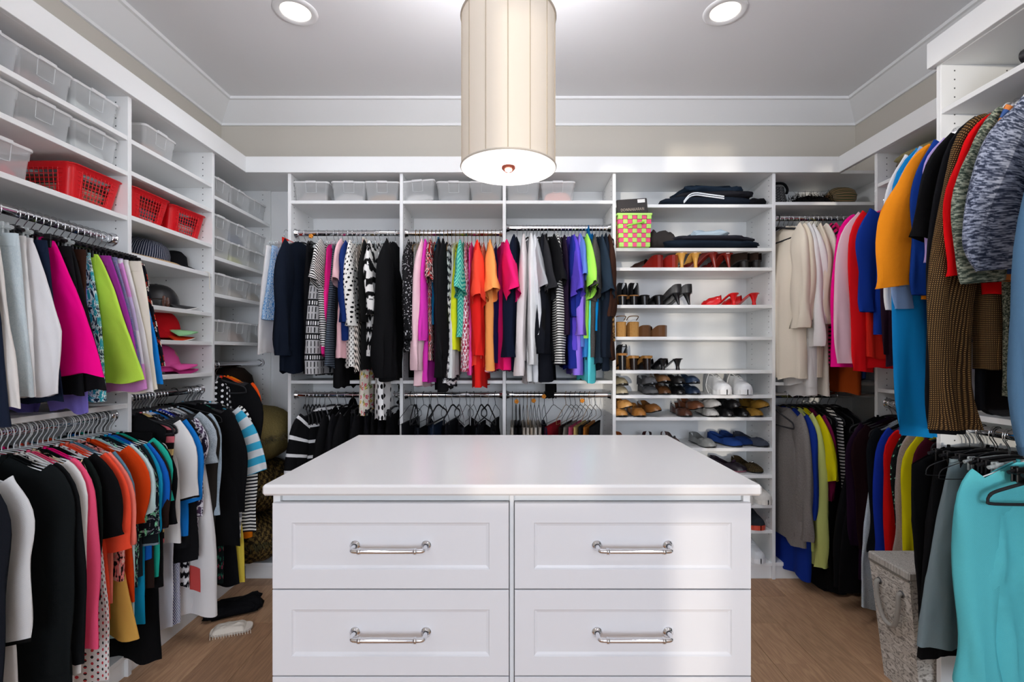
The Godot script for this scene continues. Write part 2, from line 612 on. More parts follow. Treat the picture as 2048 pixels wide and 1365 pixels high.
func build_lamps() -> void:
	# four recessed downlights, two of them in view
	var lens := StandardMaterial3D.new()
	lens.albedo_color = Color("fffaf2")
	lens.emission_enabled = true
	lens.emission = Color("fff4e4")
	lens.emission_energy_multiplier = 1.6
	var spots := [[-1.013, -2.226, "round recessed downlight left of the drum pendant"], [0.979, -2.226, "round recessed downlight right of the drum pendant"], [-1.013, 0.2, "round recessed downlight behind the camera, left"], [0.979, 0.2, "round recessed downlight behind the camera, right"]]
	for q in spots:
		var t := thing("recessed_downlight", q[2], "ceiling light", Vector3(q[0], CH, q[1]), 0.0, "recessed downlights in the ceiling")
		var m := MB.new()
		m.lathe(PackedVector2Array([Vector2(0.066, 0.0), Vector2(0.070, -0.006), Vector2(0.088, -0.007), Vector2(0.096, -0.004), Vector2(0.098, 0.0)]), 40)
		for i in m.n.size():
			m.n[i] = m.n[i]
		part("trim_ring", m, plainm("f1f1f1", 0.5), t)
		m = MB.new()
		m.lathe(PackedVector2Array([Vector2(0.0, -0.0035), Vector2(0.066, -0.0025)]), 40)
		part("lens", m, lens, t)
		var l := SpotLight3D.new()
		l.name = "downlight_glow"
		l.light_color = Color("f4f7ff")
		l.light_energy = 0.5
		l.light_size = 0.06
		l.spot_angle = 62.0
		l.spot_angle_attenuation = 1.0
		l.spot_range = 12.0
		l.spot_attenuation = 2.0
		l.shadow_enabled = true
		l.position = Vector3(q[0], CH - 0.02, q[1])
		l.rotation.x = -PI / 2
		add_child(l, true)
	# drum pendant over the island
	var c := Vector3(-0.019, 0, -1.65)
	var R := 0.16
	var y0 := 1.95
	var y1 := 2.462
	var t := thing("drum_pendant", "tall pleated cream drum pendant lamp hanging over the island", "pendant lamp", Vector3(c.x, 0, c.z))
	var shade := StandardMaterial3D.new()
	shade.albedo_color = Color("efe6d8")
	shade.roughness = 0.9
	shade.emission_enabled = true
	shade.emission = Color("ffe6c4")
	shade.emission_energy_multiplier = 0.10
	var rb := plainm("a79c8c", 0.8)
	var m := MB.new()
	var rings := 14
	var p := PackedVector3Array()
	for j in 2:
		for i in 121:
			var a := TAU * i / 120.0
			p.append(Vector3(cos(a) * R, y0 if j == 0 else y1, -sin(a) * R))
	m.grid(121, 2, p, PackedVector2Array(), true)
	part("lamp_shade", m, shade, t)
	for i in rings:
		var a := TAU * (i + 0.5) / rings
		var b := MB.new()
		var o := Vector3(cos(a), 0, sin(a))
		b.tube(pv([o * (R + 0.001) + Vector3(0, y0 + 0.004, 0), o * (R + 0.001) + Vector3(0, y1 - 0.004, 0)]), 0.0016, 6, false)
		part("pleat", b, plainm("cdbfa8", 0.9), t)
	for yy in [y0, y1]:
		var b := MB.new()
		var ring := PackedVector3Array()
		for i in 61:
			ring.append(Vector3(cos(TAU * i / 60.0) * (R + 0.001), yy, sin(TAU * i / 60.0) * (R + 0.001)))
		b.tube(ring, 0.004, 8, false)
		part("shade_rim", b, plainm("d9d0c2", 0.8), t)
	var dm := StandardMaterial3D.new()
	dm.albedo_color = Color("f6f8ff")
	dm.emission_enabled = true
	dm.emission = Color("fff0dc")
	dm.emission_energy_multiplier = 0.5
	m = MB.new()
	m.lathe(PackedVector2Array([Vector2(0.022, y0 + 0.004), Vector2(0.09, y0 + 0.003), Vector2(R - 0.004, y0 + 0.006)]), 60)
	part("diffuser", m, dm, t)
	m = MB.new()
	m.lathe(PackedVector2Array([Vector2(0.0, y0 - 0.016), Vector2(0.012, y0 - 0.014), Vector2(0.024, y0 - 0.003), Vector2(0.025, y0 + 0.006)]), 32)
	part("finial", m, plainm("7a4032", 0.22, 0.85), t)
	m = MB.new()
	m.tube(pv([Vector3(0, y1 - 0.05, 0), Vector3(0, CH - 0.02, 0)]), 0.008, 10)
	part("stem", m, plainm("6b4a3c", 0.3, 0.9), t)
	m = MB.new()
	for i in 3:
		var a := TAU * i / 3.0
		m.tube(pv([Vector3(0, y1 - 0.04, 0), Vector3(cos(a) * R, y1 - 0.01, sin(a) * R)]), 0.003, 6)
	part("spider", m, plainm("6b4a3c", 0.3, 0.9), t)
	m = MB.new()
	m.lathe(PackedVector2Array([Vector2(0.0, CH - 0.03), Vector2(0.05, CH - 0.025), Vector2(0.065, CH)]), 32)
	part("canopy", m, plainm("6b4a3c", 0.3, 0.9), t)
	for q in [[y0 - 0.06, 0.2], [y1 + 0.04, 0.8]]:
		var l := OmniLight3D.new()
		l.name = "pendant_glow"
		l.light_color = Color("f6f8ff")
		l.light_energy = q[1]
		l.light_size = 0.08
		l.omni_range = 10.0
		l.omni_attenuation = 2.0
		l.shadow_enabled = true
		l.position = Vector3(c.x, q[0], c.z)
		add_child(l, true)

# ------------------------------------------------------------------ the bays
func panel(u: Node3D, called: String, a: Vector3, b: Vector3) -> void:
	part(called, boxy(a, b, 0.0012), white, u)

func rod(u: Node3D, a: Vector3, b: Vector3) -> void:
	var m := MB.new()
	m.tube(pv([a, b]), 0.0165, 20)
	var o := part("hanging_rod", m, chrome, u)
	var d := (b - a).normalized()
	for e in [[a, d], [b, -d]]:
		m = MB.new()
		m.lathe(PackedVector2Array([Vector2(0.0, 0.0), Vector2(0.027, 0.0), Vector2(0.027, 0.004), Vector2(0.022, 0.007), Vector2(0.020, 0.02), Vector2(0.017, 0.021)]), 24, e[0], e[1])
		part("rod_flange", m, chrome, o)

# rows of shelf-pin holes: tiny dark dimples in a panel face
func pins(u: Node3D, list: Array) -> void:
	var m := MB.new()
	for q in list:
		# [point, step vector count, normal axis]
		var at: Vector3 = q[0]
		var nrm: Vector3 = q[2]
		for k in int(q[1]):
			m.lathe(PackedVector2Array([Vector2(0.0, 0.0006), Vector2(0.0026, 0.0006), Vector2(0.003, 0.0)]), 8, at + Vector3(0, -0.032 * k, 0), nrm)
	var o := part("pin_hole", m, plainm("5a5c5c", 0.9), u)
	o.set_meta("kind", "stuff")

func build_left() -> void:
	var names := ["nearest white shelving bay of left wall, bins over two rods", "middle white shelving bay of left wall, hats over one rod", "far white shelving bay of left wall, stacked clear bins over an empty rod"]
	var edges := [[-1.02, -1.963], [-1.963, -2.507], [-2.507, -3.10]]
	var shelves := [[2.194, 2.05, 1.869, 1.11], [2.19, 2.06, 1.878, 1.725, 1.523, 1.373, 1.214], [2.14, 1.823, 1.628, 1.377]]
	var rods := [[1.773, 1.062], [1.126], [1.252]]
	var back := WL + 0.004
	for k in 3:
		var u := thing("shelving_bay", names[k], "shelving")
		var za: float = edges[k][0]
		var zb: float = edges[k][1]
		if k == 0:
			panel(u, "side_panel", Vector3(back, 0.0, za), Vector3(LX, 2.355, za + SHELF))
		panel(u, "side_panel", Vector3(back, 0.0, zb), Vector3(LX, 2.355, zb + SHELF))
		panel(u, "back_panel", Vector3(back - 0.003, 0.0, za), Vector3(back + 0.006, 2.355, zb + SHELF))
		panel(u, "top_panel", Vector3(back, 2.355, za + SHELF * (1 if k == 0 else 0)), Vector3(LX, 2.374, zb))
		for y in shelves[k]:
			panel(u, "shelf", Vector3(back + 0.006, y - SHELF, za), Vector3(LX - 0.002, y, zb + SHELF))
		panel(u, "bottom_deck", Vector3(back + 0.006, 0.078, za), Vector3(LX - 0.002, 0.097, zb + SHELF))
		panel(u, "toe_kick", Vector3(LX - 0.03, 0.0, za), Vector3(LX - 0.015, 0.078, zb + SHELF))
		for y in rods[k]:
			rod(u, Vector3(-1.626, y, za), Vector3(-1.626, y, zb + SHELF))
		var list := []
		for xx in [LX - 0.05, LX - 0.24]:
			var n := 66
			list.append([Vector3(xx, 2.33, zb + SHELF), n, Vector3.BACK])
		pins(u, list)
	# fascia boards at the front, top
	struct("trim_4", boxy(Vector3(-1.563, 2.355, -1.0), Vector3(-1.543, 2.447, -2.763)), white, "white fascia board over the left bays", "fascia board")
	struct("trim_5", boxy(Vector3(-1.563, 2.355, -2.783), Vector3(1.89, 2.447, -2.763)), white, "white fascia board over the back bays", "fascia board")
	struct("trim_6", boxy(Vector3(1.871, 2.355, -2.763), Vector3(1.891, 2.447, -1.765)), white, "white fascia board over the right bay beside the back wall", "fascia board")

func build_back() -> void:
	var edges := [-1.312, -0.663, -0.066, 0.572, 1.498]
	var names := ["leftmost white hanging bay of back wall with two rods", "second white hanging bay of back wall, behind the pendant", "third white hanging bay of back wall, left of the shoe shelves", "white shoe shelving bay of back wall with many narrow shelves", "white hanging bay of back wall in the right corner"]
	var zb := WB + 0.004
	var top := [[2.20, 1.155], [2.20, 1.155], [2.20, 1.155], [2.178, 1.925, 1.811, 1.594, 1.409, 1.214, 1.070, 0.941, 0.762, 0.606, 0.432, 0.285, 0.095], [2.192, 1.145]]
	for k in 5:
		var u := thing("shelving_bay", names[k], "shelving")
		var xa: float = edges[k]
		var xb: float = edges[k + 1] if k < 4 else 2.20
		panel(u, "side_panel", Vector3(xa, 0.0, zb), Vector3(xa + SHELF, 2.355, BZ))
		if k == 4:
			panel(u, "side_panel", Vector3(xb - SHELF, 0.0, zb), Vector3(xb, 2.355, BZ - 0.02))
		panel(u, "back_panel", Vector3(xa, 0.0, zb - 0.003), Vector3(xb, 2.355, zb + 0.006))
		panel(u, "top_panel", Vector3(xa, 2.355, zb), Vector3(xb, 2.374, BZ))
		for y in top[k]:
			panel(u, "shelf", Vector3(xa + SHELF, y - SHELF, zb + 0.006), Vector3(xb, y, BZ - 0.002))
		if k != 3:
			panel(u, "bottom_deck", Vector3(xa + SHELF, 0.078, zb + 0.006), Vector3(xb, 0.097, BZ - 0.002))
		panel(u, "toe_kick", Vector3(xa + SHELF, 0.0, BZ - 0.03), Vector3(xb, 0.078, BZ - 0.012))
		var ry := [[2.023, 1.067], [2.023, 1.067], [2.053, 1.067], [], [2.112, 1.066]]
		for y in ry[k]:
			rod(u, Vector3(xa + SHELF, y, -2.84), Vector3(xb - (SHELF if k == 4 else 0.0), y, -2.84))
		var list := []
		var faces := [[xa + SHELF, Vector3.RIGHT], [xb, Vector3.LEFT]]
		for f in faces:
			for zz in [BZ - 0.04, BZ - 0.24]:
				list.append([Vector3(f[0], 2.33, zz), 66, f[1]])
		pins(u, list)
	# left corner: filler on the wall and a low deck
	var c := thing("corner_deck", "white filler panel and low deck in the left corner under the cushions", "shelving")
	panel(c, "back_panel", Vector3(LX, 0.0, WB + 0.001), Vector3(-1.312, 2.355, WB + 0.012))
	panel(c, "top_panel", Vector3(LX, 2.355, WB), Vector3(-1.312, 2.374, BZ))
	panel(c, "deck", Vector3(LX, 0.078, WB + 0.012), Vector3(-1.312, 0.097, BZ))
	panel(c, "toe_kick", Vector3(LX, 0.0, BZ - 0.03), Vector3(-1.312, 0.078, BZ - 0.012))

func build_right() -> void:
	var xb := WR - 0.004
	# shallow bay beside the corner
	var u := thing("shelving_bay", "white right-wall bay beside the corner with folded sweaters on top", "shelving")
	panel(u, "side_panel", Vector3(RX, 0.0, -2.517), Vector3(xb, 2.355, -2.498))
	panel(u, "back_panel", Vector3(xb - 0.006, 0.0, -2.498), Vector3(xb + 0.003, 2.355, -1.762))
	panel(u, "top_panel", Vector3(RX, 2.355, -2.517), Vector3(xb, 2.374, -1.762))
	for y in [2.196, 1.13]:
		panel(u, "shelf", Vector3(RX + 0.002, y - SHELF, -2.498), Vector3(xb - 0.006, y, -1.762))
	panel(u, "bottom_deck", Vector3(RX + 0.002, 0.078, -2.498), Vector3(xb - 0.006, 0.097, -1.762))
	panel(u, "toe_kick", Vector3(RX + 0.015, 0.0, -2.498), Vector3(RX + 0.03, 0.078, -1.762))
	for y in [2.105, 1.053]:
		rod(u, Vector3(1.945, y, -2.498), Vector3(1.945, y, -1.762))
	var list := []
	for xx in [RX + 0.05, RX + 0.24]:
		list.append([Vector3(xx, 2.33, -2.498), 66, Vector3.BACK])
	pins(u, list)
	# deep unit nearer the camera
	u = thing("shelving_bay", "deep white right-wall unit nearest the camera, standing proud of the corner bay", "shelving")
	panel(u, "side_panel", Vector3(TX, 0.0, -1.762), Vector3(xb, 2.362, -1.743))
	panel(u, "side_panel", Vector3(TX, 0.0, -0.82), Vector3(xb, 2.362, -0.801))
	panel(u, "back_panel", Vector3(xb - 0.006, 0.0, -1.743), Vector3(xb + 0.003, 2.362, -0.82))
	panel(u, "top_panel", Vector3(TX, 2.362, -1.762), Vector3(xb, 2.381, -0.801))
	for y in [2.20, 1.105]:
		panel(u, "shelf", Vector3(TX + 0.002, y - SHELF, -1.743), Vector3(xb - 0.006, y, -0.82))
	panel(u, "bottom_deck", Vector3(TX + 0.002, 0.078, -1.743), Vector3(xb - 0.006, 0.097, -0.82))
	panel(u, "toe_kick", Vector3(TX + 0.015, 0.0, -1.743), Vector3(TX + 0.03, 0.078, -0.82))
	for y in [2.109, 1.047]:
		rod(u, Vector3(1.613, y, -1.743), Vector3(1.613, y, -0.82))
	list = []
	for xx in [TX + 0.05, TX + 0.24]:
		list.append([Vector3(xx, 2.34, -1.743), 66, Vector3.BACK])
	pins(u, list)
	var f := MB.new()
	f.box(Vector3(1.53, 2.365, -1.78), Vector3(1.55, 2.459, -0.80), 0.0015)
	f.box(Vector3(1.55, 2.365, -1.78), Vector3(2.2, 2.459, -1.762), 0.0015)
	struct("trim_7", f, white, "white fascia board over the deep right unit", "fascia board")

# ------------------------------------------------------------------ the island
func build_island() -> void:
	var u := thing("island", "white drawer island with six panelled drawer fronts", "drawer island", Vector3(-0.006, 0, 0))
	var w := 0.638
	var zf := -1.283
	var zb := -2.0
	panel(u, "side_panel", Vector3(-w, 0.0, zb), Vector3(-w + SHELF, 0.938, zf))
	panel(u, "side_panel", Vector3(w - SHELF, 0.0, zb), Vector3(w, 0.938, zf))
	panel(u, "divider", Vector3(-0.006, 0.03, zb), Vector3(0.006, 0.938, zf))
	panel(u, "back_panel", Vector3(-w + SHELF, 0.0, zb), Vector3(w - SHELF, 0.938, zb + SHELF))
	panel(u, "top_rail", Vector3(-w + SHELF, 0.914, zf - 0.03), Vector3(w - SHELF, 0.938, zf - 0.012))
	panel(u, "plinth", Vector3(-w + SHELF, 0.0, zf - 0.06), Vector3(w - SHELF, 0.03, zf - 0.04))
	for c in 2:
		var x0 := -w + SHELF * 0.35 if c == 0 else 0.0075
		var x1 := -0.0075 if c == 0 else w - SHELF * 0.35
		for r in 4:
			var y1 := 0.917 - 0.2293 * r
			var y0 := y1 - 0.2255
			drawer(u, Vector3(x0, y0, zf), Vector3(x1, y1, zf + 0.018))
	var m := MB.new()
	m.box(Vector3(-0.662, 0.938, -2.035), Vector3(0.652, 0.967, -1.258), 0.006)
	var q := StandardMaterial3D.new()
	q.albedo_color = Color("ecebea")
	q.roughness = 0.22
	solo("countertop", m, q, "thin white stone countertop lying on the drawer island", "countertop")

# a drawer front with a raised frame round a recessed field, its edge sloped, and a tube handle on two posts
func drawer(u: Node3D, a: Vector3, b: Vector3) -> void:
	var m := MB.new()
	var z := b.z
	var e := 0.0016
	var o := [Vector2(a.x + e, a.y + e), Vector2(b.x - e, b.y - e)]
	var loops := []
	for s in [[0.0, -0.018], [0.0, -e], [e, 0.0], [0.051, 0.0], [0.054, -0.0035], [0.0605, -0.0055]]:
		var k: float = s[0]
		loops.append([Vector3(a.x + k, a.y + k, z + s[1]), Vector3(b.x - k, a.y + k, z + s[1]), Vector3(b.x - k, b.y - k, z + s[1]), Vector3(a.x + k, b.y - k, z + s[1])])
	for j in loops.size() - 1:
		for i in 4:
			m.quad(loops[j][i], loops[j][(i + 1) % 4], loops[j + 1][(i + 1) % 4], loops[j + 1][i])
	var l: Array = loops[-1]
	m.quad(l[0], l[1], l[2], l[3])
	var d := part("drawer", m, plainm("e6e7ea", 0.35), u)
	var c := Vector3((a.x + b.x) * 0.5 - (0.0 if a.x > 0 else 0.001), (a.y + b.y) * 0.5, z - 0.0055)
	var h := MB.new()
	var s := 0.094
	for sg in [-1.0, 1.0]:
		h.lathe(PackedVector2Array([Vector2(0.0135, 0.0), Vector2(0.0135, 0.003), Vector2(0.0095, 0.005), Vector2(0.0075, 0.008)]), 20, c + Vector3(sg * s, 0, 0), Vector3.BACK)
		h.tube(curve([c + Vector3(sg * s, 0, 0.006), c + Vector3(sg * s, -0.001, 0.026), c + Vector3(sg * (s - 0.006), -0.0015, 0.034), c + Vector3(sg * (s - 0.025), -0.0015, 0.036)], 5), 0.0062, 12)
		h.lathe(PackedVector2Array([Vector2(0.0, -0.002), Vector2(0.0085, -0.002), Vector2(0.0085, 0.006), Vector2(0.0, 0.006)]), 16, c + Vector3(sg * (s - 0.02), -0.0015, 0.036), Vector3(-sg, 0, 0))
	h.tube(pv([c + Vector3(-s + 0.02, -0.0015, 0.036), c + Vector3(s - 0.02, -0.0015, 0.036)]), 0.0068, 14, false)
	part("handle", h, chrome, d)

# ------------------------------------------------------------------ clear bins and baskets
func rrect(hx: float, hz: float, r: float, y: float, each := 4) -> PackedVector3Array:
	var p := PackedVector3Array()
	for q in 4:
		var cx := (hx - r) * (1.0 if q == 0 or q == 3 else -1.0)
		var cz := (hz - r) * (1.0 if q < 2 else -1.0)
		for i in each:
			var a := PI * 0.5 * (q + float(i) / (each - 1))
			p.append(Vector3(cx + cos(a) * r, y, cz + sin(a) * r))
	p.append(p[0])
	return p

var bin_proto: Node3D
var frost: StandardMaterial3D

func build_bins() -> void:
	frost = StandardMaterial3D.new()
	frost.albedo_color = Color(0.97, 0.98, 0.98, 0.27)
	frost.transparency = BaseMaterial3D.TRANSPARENCY_ALPHA
	frost.roughness = 0.35
	frost.cull_mode = BaseMaterial3D.CULL_DISABLED
	var lidm := frost.duplicate() as StandardMaterial3D
	lidm.albedo_color = Color(0.98, 0.98, 0.98, 0.62)
	bin_proto = Node3D.new()
	bin_proto.name = "storage_bin"
	var m := MB.new()
	m.loft([rrect(0.086, 0.138, 0.012, 0.0), rrect(0.089, 0.141, 0.014, 0.004), rrect(0.0955, 0.147, 0.016, 0.075), rrect(0.098, 0.149, 0.016, 0.076), rrect(0.1, 0.151, 0.016, 0.108)], true, true, false)
	part("body", m, frost, bin_proto)
	# the raised grip panel on each end and the ribs of the long sides
	for s in [1.0, -1.0]:
		m = MB.new()
		m.tube(curve([Vector3(-0.03, 0.104, s * 0.1515), Vector3(-0.029, 0.06, s * 0.1475), Vector3(-0.024, 0.05, s * 0.1468), Vector3(0.024, 0.05, s * 0.1468), Vector3(0.029, 0.06, s * 0.1475), Vector3(0.03, 0.104, s * 0.1515)], 4), 0.0016, 6)
		part("grip_panel", m, frost, bin_proto)
	m = MB.new()
	m.loft([rrect(0.1035, 0.1545, 0.018, 0.104), rrect(0.1045, 0.1555, 0.019, 0.106), rrect(0.1045, 0.1555, 0.019, 0.112), rrect(0.102, 0.153, 0.018, 0.1145), rrect(0.092, 0.143, 0.014, 0.1145), rrect(0.089, 0.14, 0.013, 0.111)], true, false, true)
	for k in [-1.0, 1.0]:
		m.box(Vector3(-0.03, 0.104, k * 0.154 - 0.003), Vector3(0.03, 0.116, k * 0.157 + 0.002), 0.001)
	part("lid", m, lidm, bin_proto)
	var rows := [
		["top left-wall shelf", 90.0, -1.741, 2.194, [[-1.25, "3f6fb0", "first in view"], [-1.45, "35598f", "with something blue inside, at the picture's edge"], [-1.634, "8d7470", "with pinkish brown contents, second from the bay panel"], [-1.832, "c9cfcc", "almost empty looking, beside the bay panel"]]],
		["second left-wall shelf", 90.0, -1.741, 2.05, [[-1.25, "cfd4d2", "nearest the camera"], [-1.45, "d8d8d6", "cut by the picture's edge"], [-1.634, "b8a8a2", "with pale pinkish contents in the middle"], [-1.832, "c8cdcb", "beside the bay panel"]]],
		["left-wall basket shelf", 90.0, -1.741, 1.869, [[-1.49, "c04a50", "with red things inside beside the red basket"]]],
		["middle left-wall bay's top shelf", 90.0, -1.741, 2.19, [[-2.16, "b49a8c", "standing alone with peach contents"]]],
		["far left-wall bay's top shelf", 90.0, -1.741, 2.14, [[-2.6, "9d9388", "nearest the middle bay"], [-2.79, "8a8682", "in the middle"], [-2.978, "cfd2d0", "nearest the corner"]]],
		["far left-wall bay's second shelf, lower layer", 90.0, -1.741, 1.823, [[-2.6, "bdb6ac", "nearest the middle bay"], [-2.79, "c2c27a", "with yellow green contents"], [-2.978, "c6c4ba", "nearest the corner"]]],
		["far left-wall bay's second shelf, upper layer", 90.0, -1.741, 1.9405, [[-2.6, "aaa49c", "nearest the middle bay"], [-2.79, "5f6a80", "with dark blue contents"], [-2.978, "c9c8c4", "nearest the corner"]]],
		["far left-wall bay's third shelf", 90.0, -1.741, 1.628, [[-2.6, "b3aca2", "nearest the middle bay"], [-2.79, "b0a494", "in the middle"], [-2.978, "b9aa98", "nearest the corner"]]],
		["far left-wall bay's lowest shelf", 90.0, -1.741, 1.377, [[-2.6, "b8b2a8", "nearest the middle bay"], [-2.79, "a88f80", "in the middle"], [-2.978, "9e9a94", "nearest the corner"]]],
		["back wall's first-bay shelf", 0.0, -2.945, 2.20, [[-1.186, "a8a09c", "leftmost of its three"], [-0.969, "b0adab", "middle of its three"], [-0.775, "9a7f66", "with brown straw-like contents"]]],
		["back wall's second-bay shelf", 0.0, -2.945, 2.20, [[-0.552, "c8c8c6", "tilted with silvery contents"], [-0.353, "8f9092", "half hidden by the pendant"], [-0.165, "8c7d72", "behind the pendant"]]],
		["back wall's third-bay shelf", 0.0, -2.945, 2.20, [[0.05, "a09890", "with crumpled grey contents beside the pendant"], [0.258, "e7b3a6", "with pink contents"]]],
	]
	var r := RandomNumberGenerator.new()
	r.seed = 3
	var first := true
	for row in rows:
		for q in row[4]:
			var b := bin_proto if first else bin_proto.duplicate() as Node3D
			b.name = numbered("storage_bin")
			first = false
			add_child(b)
			var across: float = q[0]
			var at := Vector3(row[2], row[3] + 0.0005, across) if row[1] > 1.0 else Vector3(across, row[3] + 0.0005, row[2])
			b.position = at
			b.rotation.y = deg_to_rad(row[1] + r.randf_range(-2.5, 2.5))
			if q[1] == "c8c8c6":
				b.rotation.z = 0.07
				b.position.y += 0.007
			tag(b, "clear lidded bin, %s, %s" % [row[0], q[2]], "storage bin", "clear lidded bins on the shelves")
			# what shows through the frosted side
			var lump := MB.new()
			heap(lump, Vector3(0, 0.004, 0), 0.084, 0.136, r.randf_range(0.075, 0.105), r.randi() % 1000)
			solo("bin_contents", lump, cloth(q[1]), "items in bin, %s, %s" % [row[0], q[2]], "bin contents", at, b.rotation.y, "things inside the clear bins")

# a soft heap with a flat base
func heap(m: MB, at: Vector3, hx: float, hz: float, h: float, s: int, nu := 14, nv := 12) -> void:
	var ns := FastNoiseLite.new()
	ns.seed = s
	ns.frequency = 1.0
	var p := PackedVector3Array()
	for j in nv:
		for i in nu:
			var u := 2.0 * i / (nu - 1) - 1.0
			var w := 2.0 * j / (nv - 1) - 1.0
			var edge := pow(maxf(0.0, 1.0 - pow(absf(u), 4.0)), 0.5) * pow(maxf(0.0, 1.0 - pow(absf(w), 4.0)), 0.5)
			var y := h * edge * (0.72 + 0.28 * ns.get_noise_2d(u * 2.2, w * 2.2) + 0.16 * ns.get_noise_2d(u * 5.0, w * 5.0))
			p.append(at + Vector3(u * hx, maxf(y, 0.0), w * hz))
	m.grid(nu, nv, p, PackedVector2Array(), false, true)

func build_baskets() -> void:
	var red := plainm("d8121c", 0.35)
	var list := [
		[Vector3(-1.735, 1.8695, -1.835), 0.112, 0.145, 90.0, "large red plastic lattice basket on left-wall shelf below the bins"],
		[Vector3(-1.735, 1.8785, -2.105), 0.112, 0.145, 90.0, "red lattice basket beside the bay panel above the straw hat"],
		[Vector3(-1.735, 1.8785, -2.36), 0.112, 0.145, 86.0, "red lattice basket farther from camera, next to its red twin"],
	]
	var k := 0
	for q in list:
		var t := thing("lattice_basket", q[4], "basket", q[0], deg_to_rad(q[3]), "red lattice baskets")
		var hx: float = q[1]
		var hz: float = q[2]
		var h := 0.132
		var tp := 0.86
		var m := MB.new()
		# rim
		m.loft([rrect(hx - 0.004, hz - 0.004, 0.022, h - 0.022), rrect(hx, hz, 0.024, h - 0.02), rrect(hx + 0.002, hz + 0.002, 0.025, h - 0.006), rrect(hx + 0.009, hz + 0.009, 0.03, h - 0.004), rrect(hx + 0.009, hz + 0.009, 0.03, h), rrect(hx - 0.002, hz - 0.002, 0.023, h), rrect(hx - 0.004, hz - 0.004, 0.022, h - 0.022)], true, false, false)
		part("rim", m, red, t)
		m = MB.new()
		m.loft([rrect(hx * tp - 0.006, hz * tp - 0.006, 0.018, 0.0), rrect(hx * tp, hz * tp, 0.02, 0.002), rrect(hx * (tp + 0.012), hz * (tp + 0.012), 0.02, 0.016), rrect(hx * tp - 0.003, hz * tp - 0.003, 0.018, 0.016)], true, true, true)
		part("base", m, red, t)
		# solid corners
		for sx in [-1.0, 1.0]:
			for sz in [-1.0, 1.0]:
				m = MB.new()
				var rows := PackedVector3Array()
				for j in 2:
					var f := lerpf(tp, 1.0, float(j))
					var y := lerpf(0.012, h - 0.015, float(j))
					var rr := 0.022
					rows.append(Vector3(sx * (hx * f - 0.05), y, sz * hz * f))
					for i in 7:
						var a := PI * 0.5 * i / 6.0
						rows.append(Vector3(sx * (hx * f - rr + rr * sin(a)), y, sz * (hz * f - rr + rr * cos(a))))
					rows.append(Vector3(sx * hx * f, y, sz * (hz * f - 0.05)))
				m.grid(9, 2, rows, PackedVector2Array(), false, sx * sz > 0)
				part("corner", m, red, t)
		# lattice on four sides
		m = MB.new()
		for side in 4:
			var half := hx if side < 2 else hz
			var dist := hz if side < 2 else hx
			var sg := 1.0 if side % 2 == 0 else -1.0
			var cnt := 9 if side < 2 else 12
			for i in cnt:
				var u := lerpf(-1, 1, (i + 0.5) / cnt)
				var a := Vector3(u * (half - 0.035) * tp, 0.014, sg * dist * tp)
				var b := Vector3(u * (half - 0.04), h - 0.018, sg * dist)
				if side >= 2:
					a = Vector3(a.z, a.y, a.x)
					b = Vector3(b.z, b.y, b.x)
				m.tube(pv([a, b]), 0.0019, 4, false)
			for i in 7:
				var v := (i + 0.5) / 7.0
				var f := lerpf(tp, 1.0, v)
				var y := lerpf(0.014, h - 0.018, v)
				var a := Vector3(-(half * f - 0.03), y, sg * dist * f)
				var b := Vector3(half * f - 0.03, y, sg * dist * f)
				if side >= 2:
					a = Vector3(a.z, a.y, a.x)
					b = Vector3(b.z, b.y, b.x)
				m.tube(pv([a, b]), 0.0019, 4, false)
		part("lattice", m, red, t).set_meta("kind", "stuff")
		var cols: Array = [["b9a48e", "cfc0ad", "6e5a50"], ["c9c0bc", "8d8d95", "b0483e"], ["b5b0b2", "e0dcd8", "50505a"]][k]
		for j in 3:
			var b := MB.new()
			b.box(Vector3(-0.085, 0.006 + j * 0.033, -0.115), Vector3(0.085, 0.036 + j * 0.033, 0.115), 0.012)
			solo("folded_cloth", b, cloth(cols[j]), "%s folded cloth inside the %s" % [["lowest", "middle", "topmost"][j], ["large red basket below the bins", "red basket above the straw hat", "red basket farther along"][k]], "folded cloth", q[0], deg_to_rad(q[3]), "folded cloths in the red baskets")
		k += 1
	# woven basket on the shoe shelves
	var t := thing("woven_basket", "pink and lime green woven strip basket on the second shoe shelf", "basket", Vector3(0.694, 1.9255, -2.836), 0.0)
	var pink := plainm("ef4f86", 0.45)
	var lime := plainm("b6e86a", 0.45)
	var n := 7
	var h := 0.185
	for side in 3:
		for j in n:
			for i in (n if side == 0 else 5):
				var cnt := n if side == 0 else 5
				var m := MB.new()
				var f0 := lerpf(0.9, 1.0, float(j) / n)
				var half := 0.098 if side == 0 else 0.075
				var dist := 0.095
				var w := half * 2.0 / cnt
				var c := -half + w * (i + 0.5)
				var dep := 0.0015 if (i + j) % 2 == 0 else 0.0
				var y := h * (j + 0.5) / n
				if side == 0:
					m.box(Vector3(c * f0 - w * 0.47, y - h / n * 0.48, 0.075 * lerpf(0.95, 1.0, float(j) / n) + dep), Vector3(c * f0 + w * 0.47, y + h / n * 0.48, 0.079 * lerpf(0.95, 1.0, float(j) / n) + dep), 0.0012)
				else:
					var sx := -1.0 if side == 1 else 1.0
					var xx := sx * (dist * f0 + 0.003)
					m.box(Vector3(minf(xx, xx - sx * 0.004), y - h / n * 0.48, c - w * 0.47), Vector3(maxf(xx, xx - sx * 0.004), y + h / n * 0.48, c + w * 0.47), 0.0012)
				part("strip", m, pink if (i + j) % 2 == 1 else lime, t)
	part("back_wall", boxy(Vector3(-0.09, 0.0, -0.079), Vector3(0.09, h, -0.075)), lime, t)
	part("bottom", boxy(Vector3(-0.086, 0.0, -0.075), Vector3(0.086, 0.004, 0.07)), lime, t)
	var rm := MB.new()
